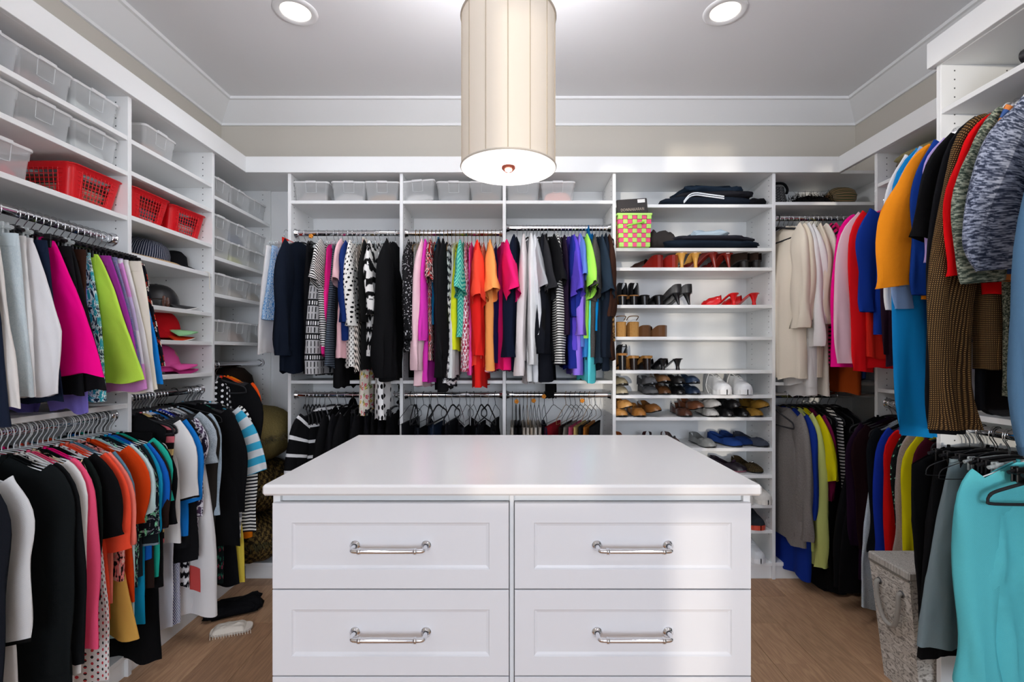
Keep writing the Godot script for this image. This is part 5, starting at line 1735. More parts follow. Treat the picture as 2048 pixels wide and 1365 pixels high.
# In a shoe's own axes the heel stands at x = 0 and the toe points along +x.
func shoe(label: String, at: Vector3, turn: float, kind: String, upper: Material, sole: Material, o := {}) -> Node3D:
	var t := thing({"sneaker": "sneaker", "boot": "ankle_boot", "flat": "flat_shoe", "mule": "mule_shoe", "wedge": "wedge_shoe", "pump": "pump_shoe"}[kind], label, "shoe", at, deg_to_rad(turn), o.get("group", ""))
	var L: float = o.get("len", 0.235)
	var h: float = o.get("heel", 0.008)
	var base: float = o.get("base", 0.006)
	var wt := [Vector2(0, 0.014), Vector2(0.06, 0.027), Vector2(0.2, 0.030), Vector2(0.42, 0.028), Vector2(0.66, 0.040), Vector2(0.82, 0.038), Vector2(0.93, 0.027), Vector2(0.98, 0.016), Vector2(1, 0.002)]
	var ht := [Vector2(0, 0.052), Vector2(0.1, 0.05), Vector2(0.28, 0.036), Vector2(0.46, 0.028), Vector2(0.62, 0.042), Vector2(0.72, 0.044), Vector2(0.88, 0.032), Vector2(0.97, 0.018), Vector2(1, 0.003)]
	var ot := [Vector2(0, 0.05), Vector2(0.07, 0.62), Vector2(0.2, 0.8), Vector2(0.45, 0.8), Vector2(0.58, 0.5), Vector2(0.68, 0.0), Vector2(1, 0.0)]
	var x0 := 0.0
	if kind == "mule" or kind == "wedge":
		x0 = 0.46
		ht = [Vector2(0.46, 0.040), Vector2(0.6, 0.052), Vector2(0.75, 0.048), Vector2(0.9, 0.032), Vector2(0.97, 0.018), Vector2(1, 0.003)]
		ot = [Vector2(0.46, 0.0), Vector2(1, 0.0)]
	elif kind == "sneaker":
		base = 0.026
		h = 0.03
		wt = [Vector2(0, 0.02), Vector2(0.06, 0.034), Vector2(0.2, 0.038), Vector2(0.42, 0.037), Vector2(0.68, 0.048), Vector2(0.84, 0.044), Vector2(0.94, 0.035), Vector2(0.985, 0.02), Vector2(1, 0.002)]
		ht = [Vector2(0, 0.062), Vector2(0.1, 0.066), Vector2(0.3, 0.058), Vector2(0.5, 0.07), Vector2(0.7, 0.052), Vector2(0.9, 0.040), Vector2(0.97, 0.026), Vector2(1, 0.003)]
		ot = [Vector2(0, 0.05), Vector2(0.06, 0.5), Vector2(0.3, 0.55), Vector2(0.44, 0.25), Vector2(0.56, 0.0), Vector2(1, 0.0)]
	elif kind == "boot":
		ht = [Vector2(0, 0.07), Vector2(0.1, 0.075), Vector2(0.35, 0.07), Vector2(0.55, 0.06), Vector2(0.75, 0.048), Vector2(0.9, 0.034), Vector2(0.97, 0.02), Vector2(1, 0.003)]
		ot = [Vector2(0, 0.05), Vector2(0.06, 0.5), Vector2(0.3, 0.55), Vector2(0.46, 0.2), Vector2(0.56, 0.0), Vector2(1, 0.0)]
	var n := 26
	var ys := func(x: float) -> float: return lerpf(h, 0.0, smoothstep(0.14, 0.66, x)) + base + 0.006 * smoothstep(0.85, 1.0, x)
	var m := MB.new()
	for side in [1.0, -1.0]:
		var p := PackedVector3Array()
		for j in n:
			var x := lerpf(x0, 1.0, 1.0 - pow(1.0 - float(j) / (n - 1), 1.5))
			var w := tab(wt, x)
			var a := tab(ht, x)
			var so := tab(ot, x)
			var k := maxf(cos(so * PI / 2), 0.12)
			for i in 9:
				var s := lerpf(so, 1.0, i / 8.0)
				var ang := s * PI / 2
				p.append(Vector3(x * L, (ys.call(x) as float) + a * cos(ang) / k, side * w * pow(sin(ang), 0.75)))
		m.grid(9, n, p, PackedVector2Array(), false, side > 0)
	part("upper", m, upper, t)
	var rings := []
	for j in n:
		var x := 1.0 - pow(1.0 - float(j) / (n - 1), 1.4)
		var w := tab(wt, x) + 0.0015
		var y: float = ys.call(x)
		var lo := y - base + 0.0005 if kind != "wedge" else minf(y - base + 0.0005, lerpf(0.0, 0.02, smoothstep(0.6, 1.0, x)))
		if kind == "sneaker":
			lo = 0.004 * smoothstep(0.8, 1.0, x)
		if kind == "wedge" and x > 0.62:
			lo = y - base + 0.0005
		rings.append(pv([Vector3(x * L, y, w), Vector3(x * L, y, -w), Vector3(x * L, lo, -w * 0.94), Vector3(x * L, lo, w * 0.94), Vector3(x * L, y, w)]))
	m = MB.new()
	for j in n - 1:
		for i in 4:
			m.quad(rings[j][i], rings[j][i + 1], rings[j + 1][i + 1], rings[j + 1][i])
	m.quad(rings[0][3], rings[0][2], rings[0][1], rings[0][0])
	part("sole", m, sole, t)
	m = MB.new()
	var q := PackedVector3Array()
	for j in n:
		var x := lerpf(0.015, 0.93, float(j) / (n - 1))
		var w := tab(wt, x) * 0.92
		for i in 3:
			q.append(Vector3(x * L, (ys.call(x) as float) + 0.0012, w * (1.0 - i)))
	m.grid(3, n, q, PackedVector2Array())
	part("insole", m, o.get("insole", plainm("b08e6a", 0.6)), t)
	var hk: String = o.get("hk", "")
	if hk != "":
		m = MB.new()
		var hr := []
		var spread: float = {"stiletto": 0.0055, "block": 0.022, "spool": 0.014}[hk]
		for j in 7:
			var v := j / 6.0
			var r := lerpf(0.027, spread, pow(v, 0.55 if hk != "block" else 1.0))
			if hk == "spool":
				r = 0.010 + 0.017 * pow(absf(1.0 - v * 1.35), 1.6)
			var cx := lerpf(0.03, 0.026 if hk != "stiletto" else 0.012, v)
			var ring := PackedVector3Array()
			for i in 13:
				var a := TAU * i / 12.0
				ring.append(Vector3(cx + cos(a) * r, lerpf(h + base * 0.5, 0.0, v), sin(a) * r * 0.92))
			hr.append(ring)
		m.loft(hr)
		part("heel", m, o.get("heel_mat", sole), t)
	if o.has("laces"):
		for k in 4:
			m = MB.new()
			var x := lerpf(0.42, 0.62, k / 3.0)
			var y := (ys.call(x) as float) + tab(ht, x) + 0.002
			m.tube(curve([Vector3(x * L - 0.004, y - 0.012, 0.02), Vector3(x * L, y, 0.0), Vector3(x * L + 0.004, y - 0.012, -0.02)]), 0.0024, 6)
			part("lace", m, o.laces, t)
		m = MB.new()
		var y2 := (ys.call(0.42) as float) + tab(ht, 0.42)
		m.tube(curve([Vector3(0.42 * L, y2, 0.012), Vector3(0.38 * L, y2 + 0.012, 0.04), Vector3(0.45 * L, 0.05, 0.066), Vector3(0.55 * L, 0.004, 0.06), Vector3(0.7 * L, 0.003, 0.065)]), 0.0022, 6)
		part("lace", m, o.laces, t)
	if o.has("strap"):
		m = MB.new()
		m.tube(curve([Vector3(0.3 * L, (ys.call(0.3) as float) + 0.03, 0.03), Vector3(0.1 * L, h + 0.05, 0.028), Vector3(-0.004, h + 0.052, 0), Vector3(0.1 * L, h + 0.05, -0.028), Vector3(0.3 * L, (ys.call(0.3) as float) + 0.03, -0.03)]), 0.003, 6)
		part("strap", m, upper, t)
	if o.has("bow"):
		m = MB.new()
		var yb := (ys.call(0.66) as float) + tab(ht, 0.66)
		for s in [-1.0, 1.0]:
			m.lathe(PackedVector2Array([Vector2(0.0, 0.0), Vector2(0.006, 0.004), Vector2(0.008, 0.014), Vector2(0.0, 0.018)]), 10, Vector3(0.66 * L, yb + 0.003, 0), Vector3(0, 0.2, s).normalized())
		part("bow", m, o.bow, t)
	return t

func build_shoes() -> void:
	var ink := plainm("121214", 0.25)
	var suede := cloth("1a1614")
	var z := -2.83
	# row of heels under the folded dark clothes
	var y := 1.8115
	var wood := plainm("8e1c16", 0.2)
	shoe("brown shoe with a glossy red wedge heel, leftmost on third shoe shelf", Vector3(0.872, y, z), 135, "wedge", plainm("3a2018", 0.4), wood, {"heel": 0.075, "len": 0.22})
	shoe("second brown shoe with a glossy red wedge heel, beside the gold heels", Vector3(0.958, y, z), 132, "wedge", plainm("3a2018", 0.4), wood, {"heel": 0.075, "len": 0.21})
	var gold := plainm("e0a850", 0.25)
	shoe("gold high heeled sandal beside the red wedges", Vector3(1.008, y, z + 0.005), 118, "mule", plainm("caa26a", 0.35), gold, {"heel": 0.09, "hk": "spool", "heel_mat": gold, "len": 0.2})
	shoe("gold high heeled sandal with a shiny toe buckle", Vector3(1.088, y, z + 0.005), 112, "mule", plainm("d8d4cc", 0.25), gold, {"heel": 0.09, "hk": "spool", "heel_mat": gold, "len": 0.2, "bow": chrome})
	var burg := plainm("5a1412", 0.2)
	shoe("burgundy patent stiletto with its toe turned left", Vector3(1.196, y, z + 0.01), 146, "pump", burg, plainm("7a1c12", 0.3), {"heel": 0.085, "hk": "stiletto", "insole": plainm("b0452a", 0.5)})
	shoe("burgundy patent stiletto standing right of its pair", Vector3(1.276, y, z + 0.01), 120, "pump", burg, plainm("7a1c12", 0.3), {"heel": 0.085, "hk": "stiletto", "insole": plainm("b0452a", 0.5)})
	shoe("dark brown suede bootie left of its pair", Vector3(1.380, y, z + 0.005), 128, "boot", cloth("2e221c"), plainm("1a1412", 0.5), {"heel": 0.045, "hk": "block", "len": 0.22})
	shoe("dark brown suede bootie next to the right panel", Vector3(1.448, y, z + 0.005), 112, "boot", cloth("3a2a22"), plainm("1a1412", 0.5), {"heel": 0.045, "hk": "block", "len": 0.22})
	# black heels and the red pair
	y = 1.5945
	for k in 2:
		shoe(["black shoe with a tall wood-topped black block heel, leftmost on fourth shelf", "second black block heel with tan wood top beside it"][k], Vector3(0.645 + 0.068 * k, y, z + 0.012), 96, "boot", ink, plainm("a8743c", 0.4), {"heel": 0.055, "hk": "block", "heel_mat": ink, "len": 0.22})
	for k in 2:
		shoe(["black patent mule with a flared heel, left of its pair", "black patent mule with a flared heel, right of its pair"][k], Vector3(0.792 + 0.085 * k, y, z + 0.005), 140, "mule", ink, ink, {"heel": 0.055, "hk": "block", "len": 0.2, "bow": ink})
	for k in 2:
		shoe(["black slingback pump with tan insole, toe turned left", "black slingback pump with tan insole, nearer the shelf middle"][k], Vector3(0.985 + 0.062 * k, y, z), 148, "pump", plainm("1c1a1a", 0.35), ink, {"heel": 0.07, "hk": "stiletto", "len": 0.23, "insole": plainm("c8a884", 0.6)})
	var redp := plainm("d81418", 0.2)
	for k in 2:
		shoe(["bright red patent mule, left of its pair", "bright red patent mule, right of its pair"][k], Vector3(1.325 + 0.12 * k, y, z), 150 - 6 * k, "mule", redp, redp, {"heel": 0.068, "hk": "spool", "len": 0.21})
	# cork and brown wedges
	y = 1.4095
	var cork := print_cloth("burlap", ["c89a5c", "9c6e38"], 0.05)
	for k in 2:
		shoe(["cork platform wedge next to the left panel", "cork platform wedge with loose strap, right of its pair"][k], Vector3(0.635 + 0.075 * k, y, z + 0.012), 95, "wedge", plainm("8a6a48", 0.6), cork, {"heel": 0.07, "base": 0.018, "len": 0.2, "strap": true})
	for k in 2:
		shoe(["brown leather wedge mule, left of its pair", "brown leather wedge mule, right of its pair"][k], Vector3(0.800 + 0.096 * k, y, z), 142, "wedge", plainm("4a2e18", 0.35), plainm("6a4526", 0.3), {"heel": 0.062, "len": 0.2})
	# black block heels
	y = 1.2145
	shoe("black buckled platform shoe leftmost on sixth shelf", Vector3(0.646, y, z + 0.012), 100, "pump", ink, plainm("b07a40", 0.4), {"heel": 0.085, "hk": "block", "heel_mat": ink, "base": 0.014, "len": 0.22, "strap": true})
	for k in 2:
		shoe(["black clog with a tan cork band, left of its pair", "black clog with a tan cork band, right of its pair"][k], Vector3(0.722 + 0.076 * k, y, z + 0.008), 118 - 8 * k, "mule", ink, plainm("b5803f", 0.5), {"heel": 0.068, "hk": "block", "heel_mat": plainm("20120c", 0.2), "base": 0.016, "len": 0.2})
	for k in 2:
		shoe(["black strappy mule with a short spool heel, left of its pair", "black strappy mule with a short spool heel, right of its pair"][k], Vector3(0.905 + 0.088 * k, y, z), 150, "mule", ink, ink, {"heel": 0.062, "hk": "spool", "len": 0.19, "bow": ink})
	# flats resting on each other, white sneakers
	y = 1.0705
	var fz := -2.985
	var flats := [
		[0.615, "b6aa8e", "lower taupe flat leftmost on seventh shelf", 0.0], [0.612, "8f8468", "upper taupe flat leaning on the one below", 0.036],
		[0.79, "s", "lower black flat with rows of silver studs", 0.0], [0.782, "s", "upper black flat with rows of silver studs", 0.04],
		[0.865, "5e3c22", "brown metallic flat lying under its pair", 0.0], [0.86, "7a5636", "brown flat standing on its side, tan insole showing", 0.052],
		[0.95, "0f0f11", "black patent flat with shiny toe", 0.0], [0.946, "141416", "upper black patent flat with bow", 0.045],
		[1.037, "27354c", "navy leather flat lying lowest", 0.0], [1.03, "2c3c54", "navy flat with black bow on top of its pair", 0.046],
	]
	for q in flats:
		var um: Material = print_cloth("dots", ["17171a", "e2e2e4"], 0.02) if q[1] == "s" else plainm(q[1], 0.3)
		var up: float = q[3]
		var s := shoe(q[2], Vector3(q[0], y + up, fz + (0.0 if up == 0.0 else 0.012)), -84, "flat", um, ink, {"len": 0.215})
		if up > 0.0:
			s.rotation.z = 0.10
	for k in 2:
		shoe(["white leather trainer with loose laces, left of its pair", "white leather trainer with loose laces, right of its pair"][k], Vector3(1.212 + 0.135 * k, y, -2.99), -86 - 4 * k, "sneaker", plainm("eceef0", 0.4), plainm("f2f3f3", 0.5), {"len": 0.225, "laces": plainm("f4f4f2", 0.8), "insole": plainm("b9bcc0", 0.8)})
	y = 0.9415
	var low := [
		[0.612, "c08a4c", "lower tan leather flat leftmost on eighth shelf", 0.0], [0.622, "cf9a58", "upper tan leather flat resting on its pair", 0.036],
		[0.72, "b5793a", "bronze metallic flat, left of its pair", 0.0], [0.79, "8f5c2c", "bronze metallic flat tilted against its pair", 0.012],
		[0.99, "4a2c20", "brown patent loafer beneath the tilted one", 0.0], [1.04, "6b4028", "brown patent loafer tilted on its pair", 0.03],
		[1.145, "z", "zebra print flat lying lower", 0.0], [1.14, "z", "zebra print flat with white bars on top", 0.04],
		[1.235, "141416", "black flat with tan lining", 0.0], [1.255, "101012", "upper black flat leaning left", 0.038],
		[1.325, "0e0e10", "plain black flat between black and gold pairs", 0.0],
		[1.402, "l", "black and gold speckled flat lying lower", 0.0], [1.42, "l", "black and gold speckled flat tilted on top", 0.036],
	]
	for q in low:
		var um: Material = plainm("000000") if q[1].length() == 1 else plainm(q[1], 0.3)
		if q[1] == "z":
			um = print_cloth("zebra", ["f0efec", "101012"], 0.08, 0.3)
		elif q[1] == "l":
			um = print_cloth("leopard", ["c8963c", "14100c"], 0.06, 0.4)
		var up: float = q[3]
		var s := shoe(q[2], Vector3(q[0], y + up, -2.985), -84 + (8.0 if up > 0.0 else 0.0), "flat", um, ink, {"len": 0.215})
		if up > 0.0:
			s.rotation.z = 0.08
			s.rotation.x = 0.15
	y = 0.7625
	shoe("tan flat half hidden at left end of ninth shelf", Vector3(0.625, y, -2.985), -80, "flat", plainm("b5622c", 0.4), ink, {"len": 0.215})
	shoe("dark maroon flat on ninth shelf above the counter edge", Vector3(0.83, y, -2.985), -110, "flat", plainm("3a1216", 0.35), ink, {"len": 0.22})
	shoe("floral strappy flat peeking over the counter", Vector3(0.93, y, -2.985), -85, "flat", print_cloth("floral", ["2a2a2c", "d8c8c0", "b04a5a"], 0.05), ink, {"len": 0.21, "bow": plainm("2a2a2c", 0.5)})
	shoe("silver grey flat with crossed toe straps", Vector3(1.10, y, -2.98), -76, "flat", plainm("8a8c8a", 0.3), ink, {"len": 0.22, "strap": true})
	shoe("royal navy suede ballet flat, left of its pair", Vector3(1.215, y, -3.0), -60, "flat", cloth("1d3a78"), ink, {"len": 0.23, "insole": plainm("caa890", 0.6)})
	shoe("navy suede ballet flat behind its pair", Vector3(1.30, y, -3.03), -58, "flat", cloth("1b3266"), ink, {"len": 0.22})
	shoe("dark blue studded flat nearest the right panel", Vector3(1.375, y, -3.0), -62, "flat", print_cloth("dots", ["1c2230", "8a90a0"], 0.012), ink, {"len": 0.23})
	y = 0.6065
	shoe("black purple ballet flat with bow on tenth shelf", Vector3(1.23, y, -3.02), -50, "flat", plainm("1c1420", 0.4), plainm("8a4a5a", 0.5), {"len": 0.23, "bow": plainm("2a1830", 0.4)})
	shoe("black and gold flat with a silver toe cap", Vector3(1.375, y, -3.02), -70, "flat", print_cloth("sequin", ["1a1612", "c8a86a"], 0.06), ink, {"len": 0.225, "bow": chrome})
	y = 0.4325
	shoe("off-white canvas sneaker beside the counter's corner", Vector3(1.32, y, -2.99), -80, "sneaker", cloth("e8e4dc"), plainm("eae6de", 0.6), {"len": 0.225, "laces": plainm("f2efe8", 0.8)})
	shoe("off-white canvas sneaker nearest the right panel", Vector3(1.435, y, -2.99), -82, "sneaker", cloth("e8e4dc"), plainm("eae6de", 0.6), {"len": 0.225, "laces": plainm("f2efe8", 0.8)})
	y = 0.2855
	shoe("black running shoe with an orange sole line", Vector3(1.40, y, -2.99), -84, "sneaker", cloth("2a2e34"), plainm("d8503a", 0.5), {"len": 0.225, "laces": plainm("1a1a1c", 0.8)})
	shoe("black running shoe behind the island corner", Vector3(1.28, y, -2.99), -84, "sneaker", cloth("2a2e34"), plainm("d8503a", 0.5), {"len": 0.225, "laces": plainm("1a1a1c", 0.8)})
	y = 0.0955
	shoe("white running shoe on the lowest deck", Vector3(1.405, y, -2.99), -86, "sneaker", cloth("dfe2e4"), plainm("f0f1f2", 0.5), {"len": 0.23, "laces": plainm("f4f4f2", 0.8), "insole": plainm("6a7078", 0.8)})

# ------------------------------------------------------------------ folded clothes, hats, bags, cushions
# a folded garment: a soft slab with rounded folds, sagging over what it lies on
func folded(called: String, label: String, at: Vector3, turn: float, half: Vector3, mat: Material, s: int, group := "", wild := 0.3) -> MeshInstance3D:
	var ns := FastNoiseLite.new()
	ns.seed = s
	ns.frequency = 1.0
	var m := MB.new()
	var rings := []
	var n := 33
	for j in 9:
		var a := -PI / 2 + PI * j / 8.0
		var ring := PackedVector3Array()
		for i in n:
			var b := TAU * i / (n - 1)
			var cx := signf(cos(b)) * pow(absf(cos(b)), 0.45)
			var cz := signf(sin(b)) * pow(absf(sin(b)), 0.45)
			var k := pow(maxf(cos(a), 0.0), 0.3)
			var wob := 1.0 + wild * 0.35 * ns.get_noise_3d(cos(b) * 1.6, sin(b) * 1.6, j * 0.35)
			var y := half.y * sin(a) * (1.0 + (wild * 1.6 * ns.get_noise_3d(cos(b) * k * 2.0, sin(b) * k * 2.0, 4.0) if j > 4 else 0.0))
			ring.append(Vector3(cx * half.x * k * wob, half.y + y, cz * half.z * k * wob))
		rings.append(ring)
	# soft creases over the top
	m.loft(rings, true)
	return solo(called, m, mat, label, "folded clothes", at, deg_to_rad(turn), group)

func cap(label: String, at: Vector3, turn: float, crown: Material, brim: Material, o := {}) -> void:
	var t := thing("baseball_cap", label, "cap", at, deg_to_rad(turn))
	var m := MB.new()
	var p := PackedVector3Array()
	for j in 10:
		var a := PI * 0.5 * j / 9.0
		for i in 29:
			var b := TAU * i / 28.0
			var r := pow(cos(a), 0.7) if j < 9 else 0.02
			p.append(Vector3(cos(b) * 0.095 * r, 0.012 + 0.105 * sin(a), sin(b) * 0.078 * r))
	m.grid(29, 10, p, PackedVector2Array(), true, true)
	part("crown", m, crown, t)
	m = MB.new()
	for up in [0.0, 1.0]:
		p = PackedVector3Array()
		for j in 7:
			for i in 17:
				var b := lerpf(-1.25, 1.25, i / 16.0)
				var r0 := Vector3(cos(b) * 0.088, 0.014, sin(b) * 0.074)
				var r1 := Vector3(0.055 + cos(b * 1.15) * 0.115, 0.0, sin(b * 1.15) * 0.082)
				var q := r0.lerp(r1, j / 6.0)
				q.y = 0.022 - 0.026 * pow(absf(sin(b)), 2.0) * (j / 6.0) + up * 0.004 - 0.006 * (j / 6.0)
				p.append(q)
		m.grid(17, 7, p, PackedVector2Array(), false, up > 0.5)
	part("brim", m, brim, t)
	if o.has("edge"):
		m = MB.new()
		var e := PackedVector3Array()
		for i in 17:
			var b := lerpf(-1.25, 1.25, i / 16.0)
			e.append(Vector3(0.055 + cos(b * 1.15) * 0.116, 0.018 - 0.026 * pow(absf(sin(b)), 2.0), sin(b * 1.15) * 0.083))
		m.tube(e, 0.0028, 6)
		part("edging", m, o.edge, t)
	m = MB.new()
	m.lathe(PackedVector2Array([Vector2(0.0, 0.118), Vector2(0.006, 0.119), Vector2(0.006, 0.115)]), 12)
	part("button", m, crown, t)
	if o.has("badge"):
		m = MB.new()
		m.lathe(PackedVector2Array([Vector2(0.0, 0.004), Vector2(0.016, 0.003), Vector2(0.018, 0.0)]), 16, Vector3(0.074, 0.072, 0.02), Vector3(0.8, 0.45, 0.25).normalized())
		part("badge", m, o.badge, t)

func cushion(label: String, at: Vector3, half: Vector3, mat: Material, fur: Material, turn: float, s: int) -> void:
	var t := thing("cushion", label, "cushion", at, deg_to_rad(turn), "fur trimmed cushions stacked in the corner")
	var ns := FastNoiseLite.new()
	ns.seed = s
	ns.frequency = 1.0
	var m := MB.new()
	var p := PackedVector3Array()
	var uv := PackedVector2Array()
	for j in 15:
		var a := -PI / 2 + PI * j / 14.0
		for i in 41:
			var b := TAU * i / 40.0
			var cx := signf(cos(b)) * pow(absf(cos(b)), 0.5)
			var cz := signf(sin(b)) * pow(absf(sin(b)), 0.5)
			var k := pow(cos(a), 0.6)
			var w := 1.0 + 0.05 * ns.get_noise_3d(cos(b) * 2.0, sin(b) * 2.0, j * 0.3)
			p.append(Vector3(cx * half.x * k * w, half.y * sin(a) * w, cz * half.z * k * w))
			uv.append(Vector2(b * 0.3, a * 0.3))
	m.grid(41, 15, p, uv, true, true)
	part("cover", m, mat, t)
	# shaggy trim round the seam
	var r := RandomNumberGenerator.new()
	r.seed = s
	m = MB.new()
	for i in 900:
		var b := r.randf() * TAU
		var cx := signf(cos(b)) * pow(absf(cos(b)), 0.5)
		var cz := signf(sin(b)) * pow(absf(sin(b)), 0.5)
		var o := Vector3(cx * half.x * 0.97, r.randf_range(-0.015, 0.015), cz * half.z * 0.97)
		var d := (Vector3(cx, r.randf_range(-0.9, 0.5), cz)).normalized() * r.randf_range(0.02, 0.045)
		var sd := Vector3(-cz, r.randf_range(-0.4, 0.4), cx).normalized() * 0.003
		m.tri(o - sd, o + sd, o + d)
		m.tri(o + sd, o - sd, o + d)
	part("fur_trim", m, fur, t).set_meta("kind", "stuff")

func build_folded() -> void:
	# dark clothes at the top of the shoe shelves
	folded("folded_trousers", "dark navy folded trousers lowest in the top shelf pile", Vector3(1.15, 2.1785, -2.93), 2, Vector3(0.29, 0.028, 0.14), cloth("1a222e"), 3, "", 0.3)
	folded("folded_trousers", "charcoal folded trousers on top of the navy ones", Vector3(1.20, 2.228, -2.94), -4, Vector3(0.23, 0.024, 0.13), cloth("232329"), 5, "", 0.4)
	folded("folded_jacket", "blue black folded jacket topmost on the highest pile", Vector3(1.18, 2.268, -2.95), 5, Vector3(0.19, 0.022, 0.12), cloth("1e2c3c"), 7, "", 0.6)
	var st := MB.new()
	for dy in [0.0, 0.012]:
		st.tube(curve([Vector3(0.985, 2.186 + dy * 0.6, -2.782), Vector3(1.02, 2.222 + dy, -2.79), Vector3(1.06, 2.234 + dy, -2.792), Vector3(1.12, 2.226 + dy, -2.79), Vector3(1.22, 2.212 + dy, -2.788)]), 0.0042, 6)
	solo("track_jacket_stripe", st, cloth("e8eef4"), "pair of white stripes along the folded dark track jacket", "clothing trim")
	folded("folded_shirt", "small black folded top beside the dark pile, near the panel", Vector3(1.43, 2.1785, -2.9), 0, Vector3(0.055, 0.025, 0.1), cloth("141417"), 9)
	folded("folded_trousers", "crumpled grey brown folded trousers behind the woven basket", Vector3(0.86, 1.9255, -2.92), 14, Vector3(0.09, 0.055, 0.12), cloth("3a3634"), 11, "", 0.6)
	folded("folded_trousers", "wide dark blue folded trousers sagging over the shelf front", Vector3(1.15, 1.9255, -2.9), 0, Vector3(0.30, 0.024, 0.14), cloth("17222f"), 13, "", 0.4)
	folded("folded_trousers", "grey black folded trousers lying over the blue ones", Vector3(1.17, 1.968, -2.91), 3, Vector3(0.25, 0.018, 0.12), cloth("2a2a31"), 15, "", 0.5)
	folded("folded_shirt", "pale blue folded shirt on top of the dark trousers", Vector3(1.165, 2.0, -2.9), -6, Vector3(0.11, 0.02, 0.08), cloth("b9cdd9"), 17, "", 0.8)
	# sweaters over the right bay
	var sw := [["5a3fb8", 0.0, "purple folded sweater lowest in the right shelf stack", 2.04, 0.15], ["857a6c", 0.036, "taupe folded sweater in the middle of the stack", 2.05, 0.14], ["a89e72", 0.072, "khaki folded sweater on top of the stack", 2.06, 0.13]]
	var k := 0
	for q in sw:
		folded("folded_sweater", q[2], Vector3(q[3], 2.1965 + q[1], -2.29), 90 + 3 * k, Vector3(0.17, 0.02, 0.135), cloth(q[0]), 20 + k, "", 0.35)
		k += 1
	folded("folded_sweater", "royal blue folded sweater beside the khaki stack", Vector3(2.03, 2.1965, -1.98), 88, Vector3(0.12, 0.045, 0.13), cloth("1d3a8a"), 27, "", 0.4)
	# bags over the corner bay
	var t := thing("evening_bag", "black evening bag covered in white sequins, with looped handle", "handbag", Vector3(1.575, 2.1925, -2.9))
	var m := MB.new()
	var rings := []
	for j in 7:
		var v := j / 6.0
		rings.append(rrect(lerpf(0.058, 0.05, v), lerpf(0.05, 0.03, v), 0.025, 0.118 * v))
	m.loft(rings, true)
	part("body", m, print_cloth("sequin", ["0f0f11", "f2f2f2"], 0.14), t)
	m = MB.new()
	m.tube(curve([Vector3(-0.03, 0.11, 0), Vector3(-0.01, 0.142, 0.0), Vector3(0.05, 0.145, 0.0), Vector3(0.07, 0.11, 0.01), Vector3(0.06, 0.08, 0.02)]), 0.008, 8)
	part("handle", m, cloth("111113"), t)
	t = thing("feather_boa", "black feather boa heaped on the corner shelf", "feather boa", Vector3(1.775, 2.1925, -2.9))
	m = MB.new()
	heap(m, Vector3.ZERO, 0.11, 0.08, 0.075, 5)
	part("core", m, cloth("0d0d0e"), t)
	m = MB.new()
	var r := RandomNumberGenerator.new()
	r.seed = 8
	for i in 500:
		var o := Vector3(r.randf_range(-0.11, 0.11), r.randf_range(0.01, 0.06), r.randf_range(-0.05, 0.08))
		var d := Vector3(r.randf_range(-1, 1), r.randf_range(-0.4, 1.0), r.randf_range(-0.2, 1)).normalized() * r.randf_range(0.025, 0.06)
		if o.y + d.y < 0.003 and o.z + d.z < 0.115:
			d.y = 0.003 - o.y
		var sd := d.cross(Vector3.UP).normalized() * 0.0022
		m.tri(o - sd, o + sd, o + d)
		m.tri(o + sd, o - sd, o + d)
	part("feather_barbs", m, cloth("121213"), t).set_meta("kind", "stuff")
	t = thing("beaded_clutch", "round ribbed clutch in bronze green stripes", "handbag", Vector3(1.975, 2.1925, -2.9))
	m = MB.new()
	rings = []
	for j in 13:
		var a := PI * j / 12.0
		var ring := PackedVector3Array()
		for i in 33:
			var b := TAU * i / 32.0
			var rr := (0.060 * pow(sin(a), 0.7) + 0.001) * (1.0 + 0.06 * sin(b * 9.0))
			ring.append(Vector3(-cos(a) * 0.082, 0.06 + sin(b) * rr, cos(b) * rr))
		rings.append(ring)
	m.loft(rings)
	part("body", m, print_cloth("stripe_v", ["8a6f52", "3c4a30"], 0.16, 0.4), t)
	m = MB.new()
	m.lathe(PackedVector2Array([Vector2(0.0, 0.0), Vector2(0.014, 0.0), Vector2(0.016, 0.02), Vector2(0.009, 0.03)]), 12, Vector3(-0.1, 0.06, 0), Vector3.RIGHT)
	part("clasp", m, plainm("6a5238", 0.3, 0.7), t)
	# black leather bag on the deep unit's top shelf
	t = thing("leather_boot", "black wrinkled leather boot lying on the top shelf", "boot", Vector3(1.64, 2.2005, -1.53), 0.0)
	m = MB.new()
	rings = []
	for j in 12:
		var v := j / 11.0
		var rr := 0.046 * pow(sin(lerpf(0.35, 1.9, v)), 0.6)
		var ring := PackedVector3Array()
		for i in 25:
			var b := TAU * i / 24.0
			ring.append(Vector3(-0.03 + 0.1 * v + cos(b) * rr * 0.95, 0.046 + sin(b) * rr * (1.0 + 0.05 * sin(v * 30.0)), 0.05 + 0.26 * v - 0.03))
		rings.append(ring)
	m.loft(rings)
	part("shaft", m, plainm("17161a", 0.28), t)
	m = MB.new()
	m.tube(curve([Vector3(-0.03, 0.01, 0.1), Vector3(-0.01, 0.092, 0.12), Vector3(0.05, 0.098, 0.16), Vector3(0.1, 0.06, 0.2)]), 0.009, 8)
	part("strap", m, plainm("1d1b1f", 0.3), t)
	# hats and caps in the middle left bay
	t = thing("straw_hat", "natural straw sun hat with navy dotted fabric crown", "hat", Vector3(-1.715, 1.742, -2.22), 0.0)
	t.rotation.z = -0.2
	m = MB.new()
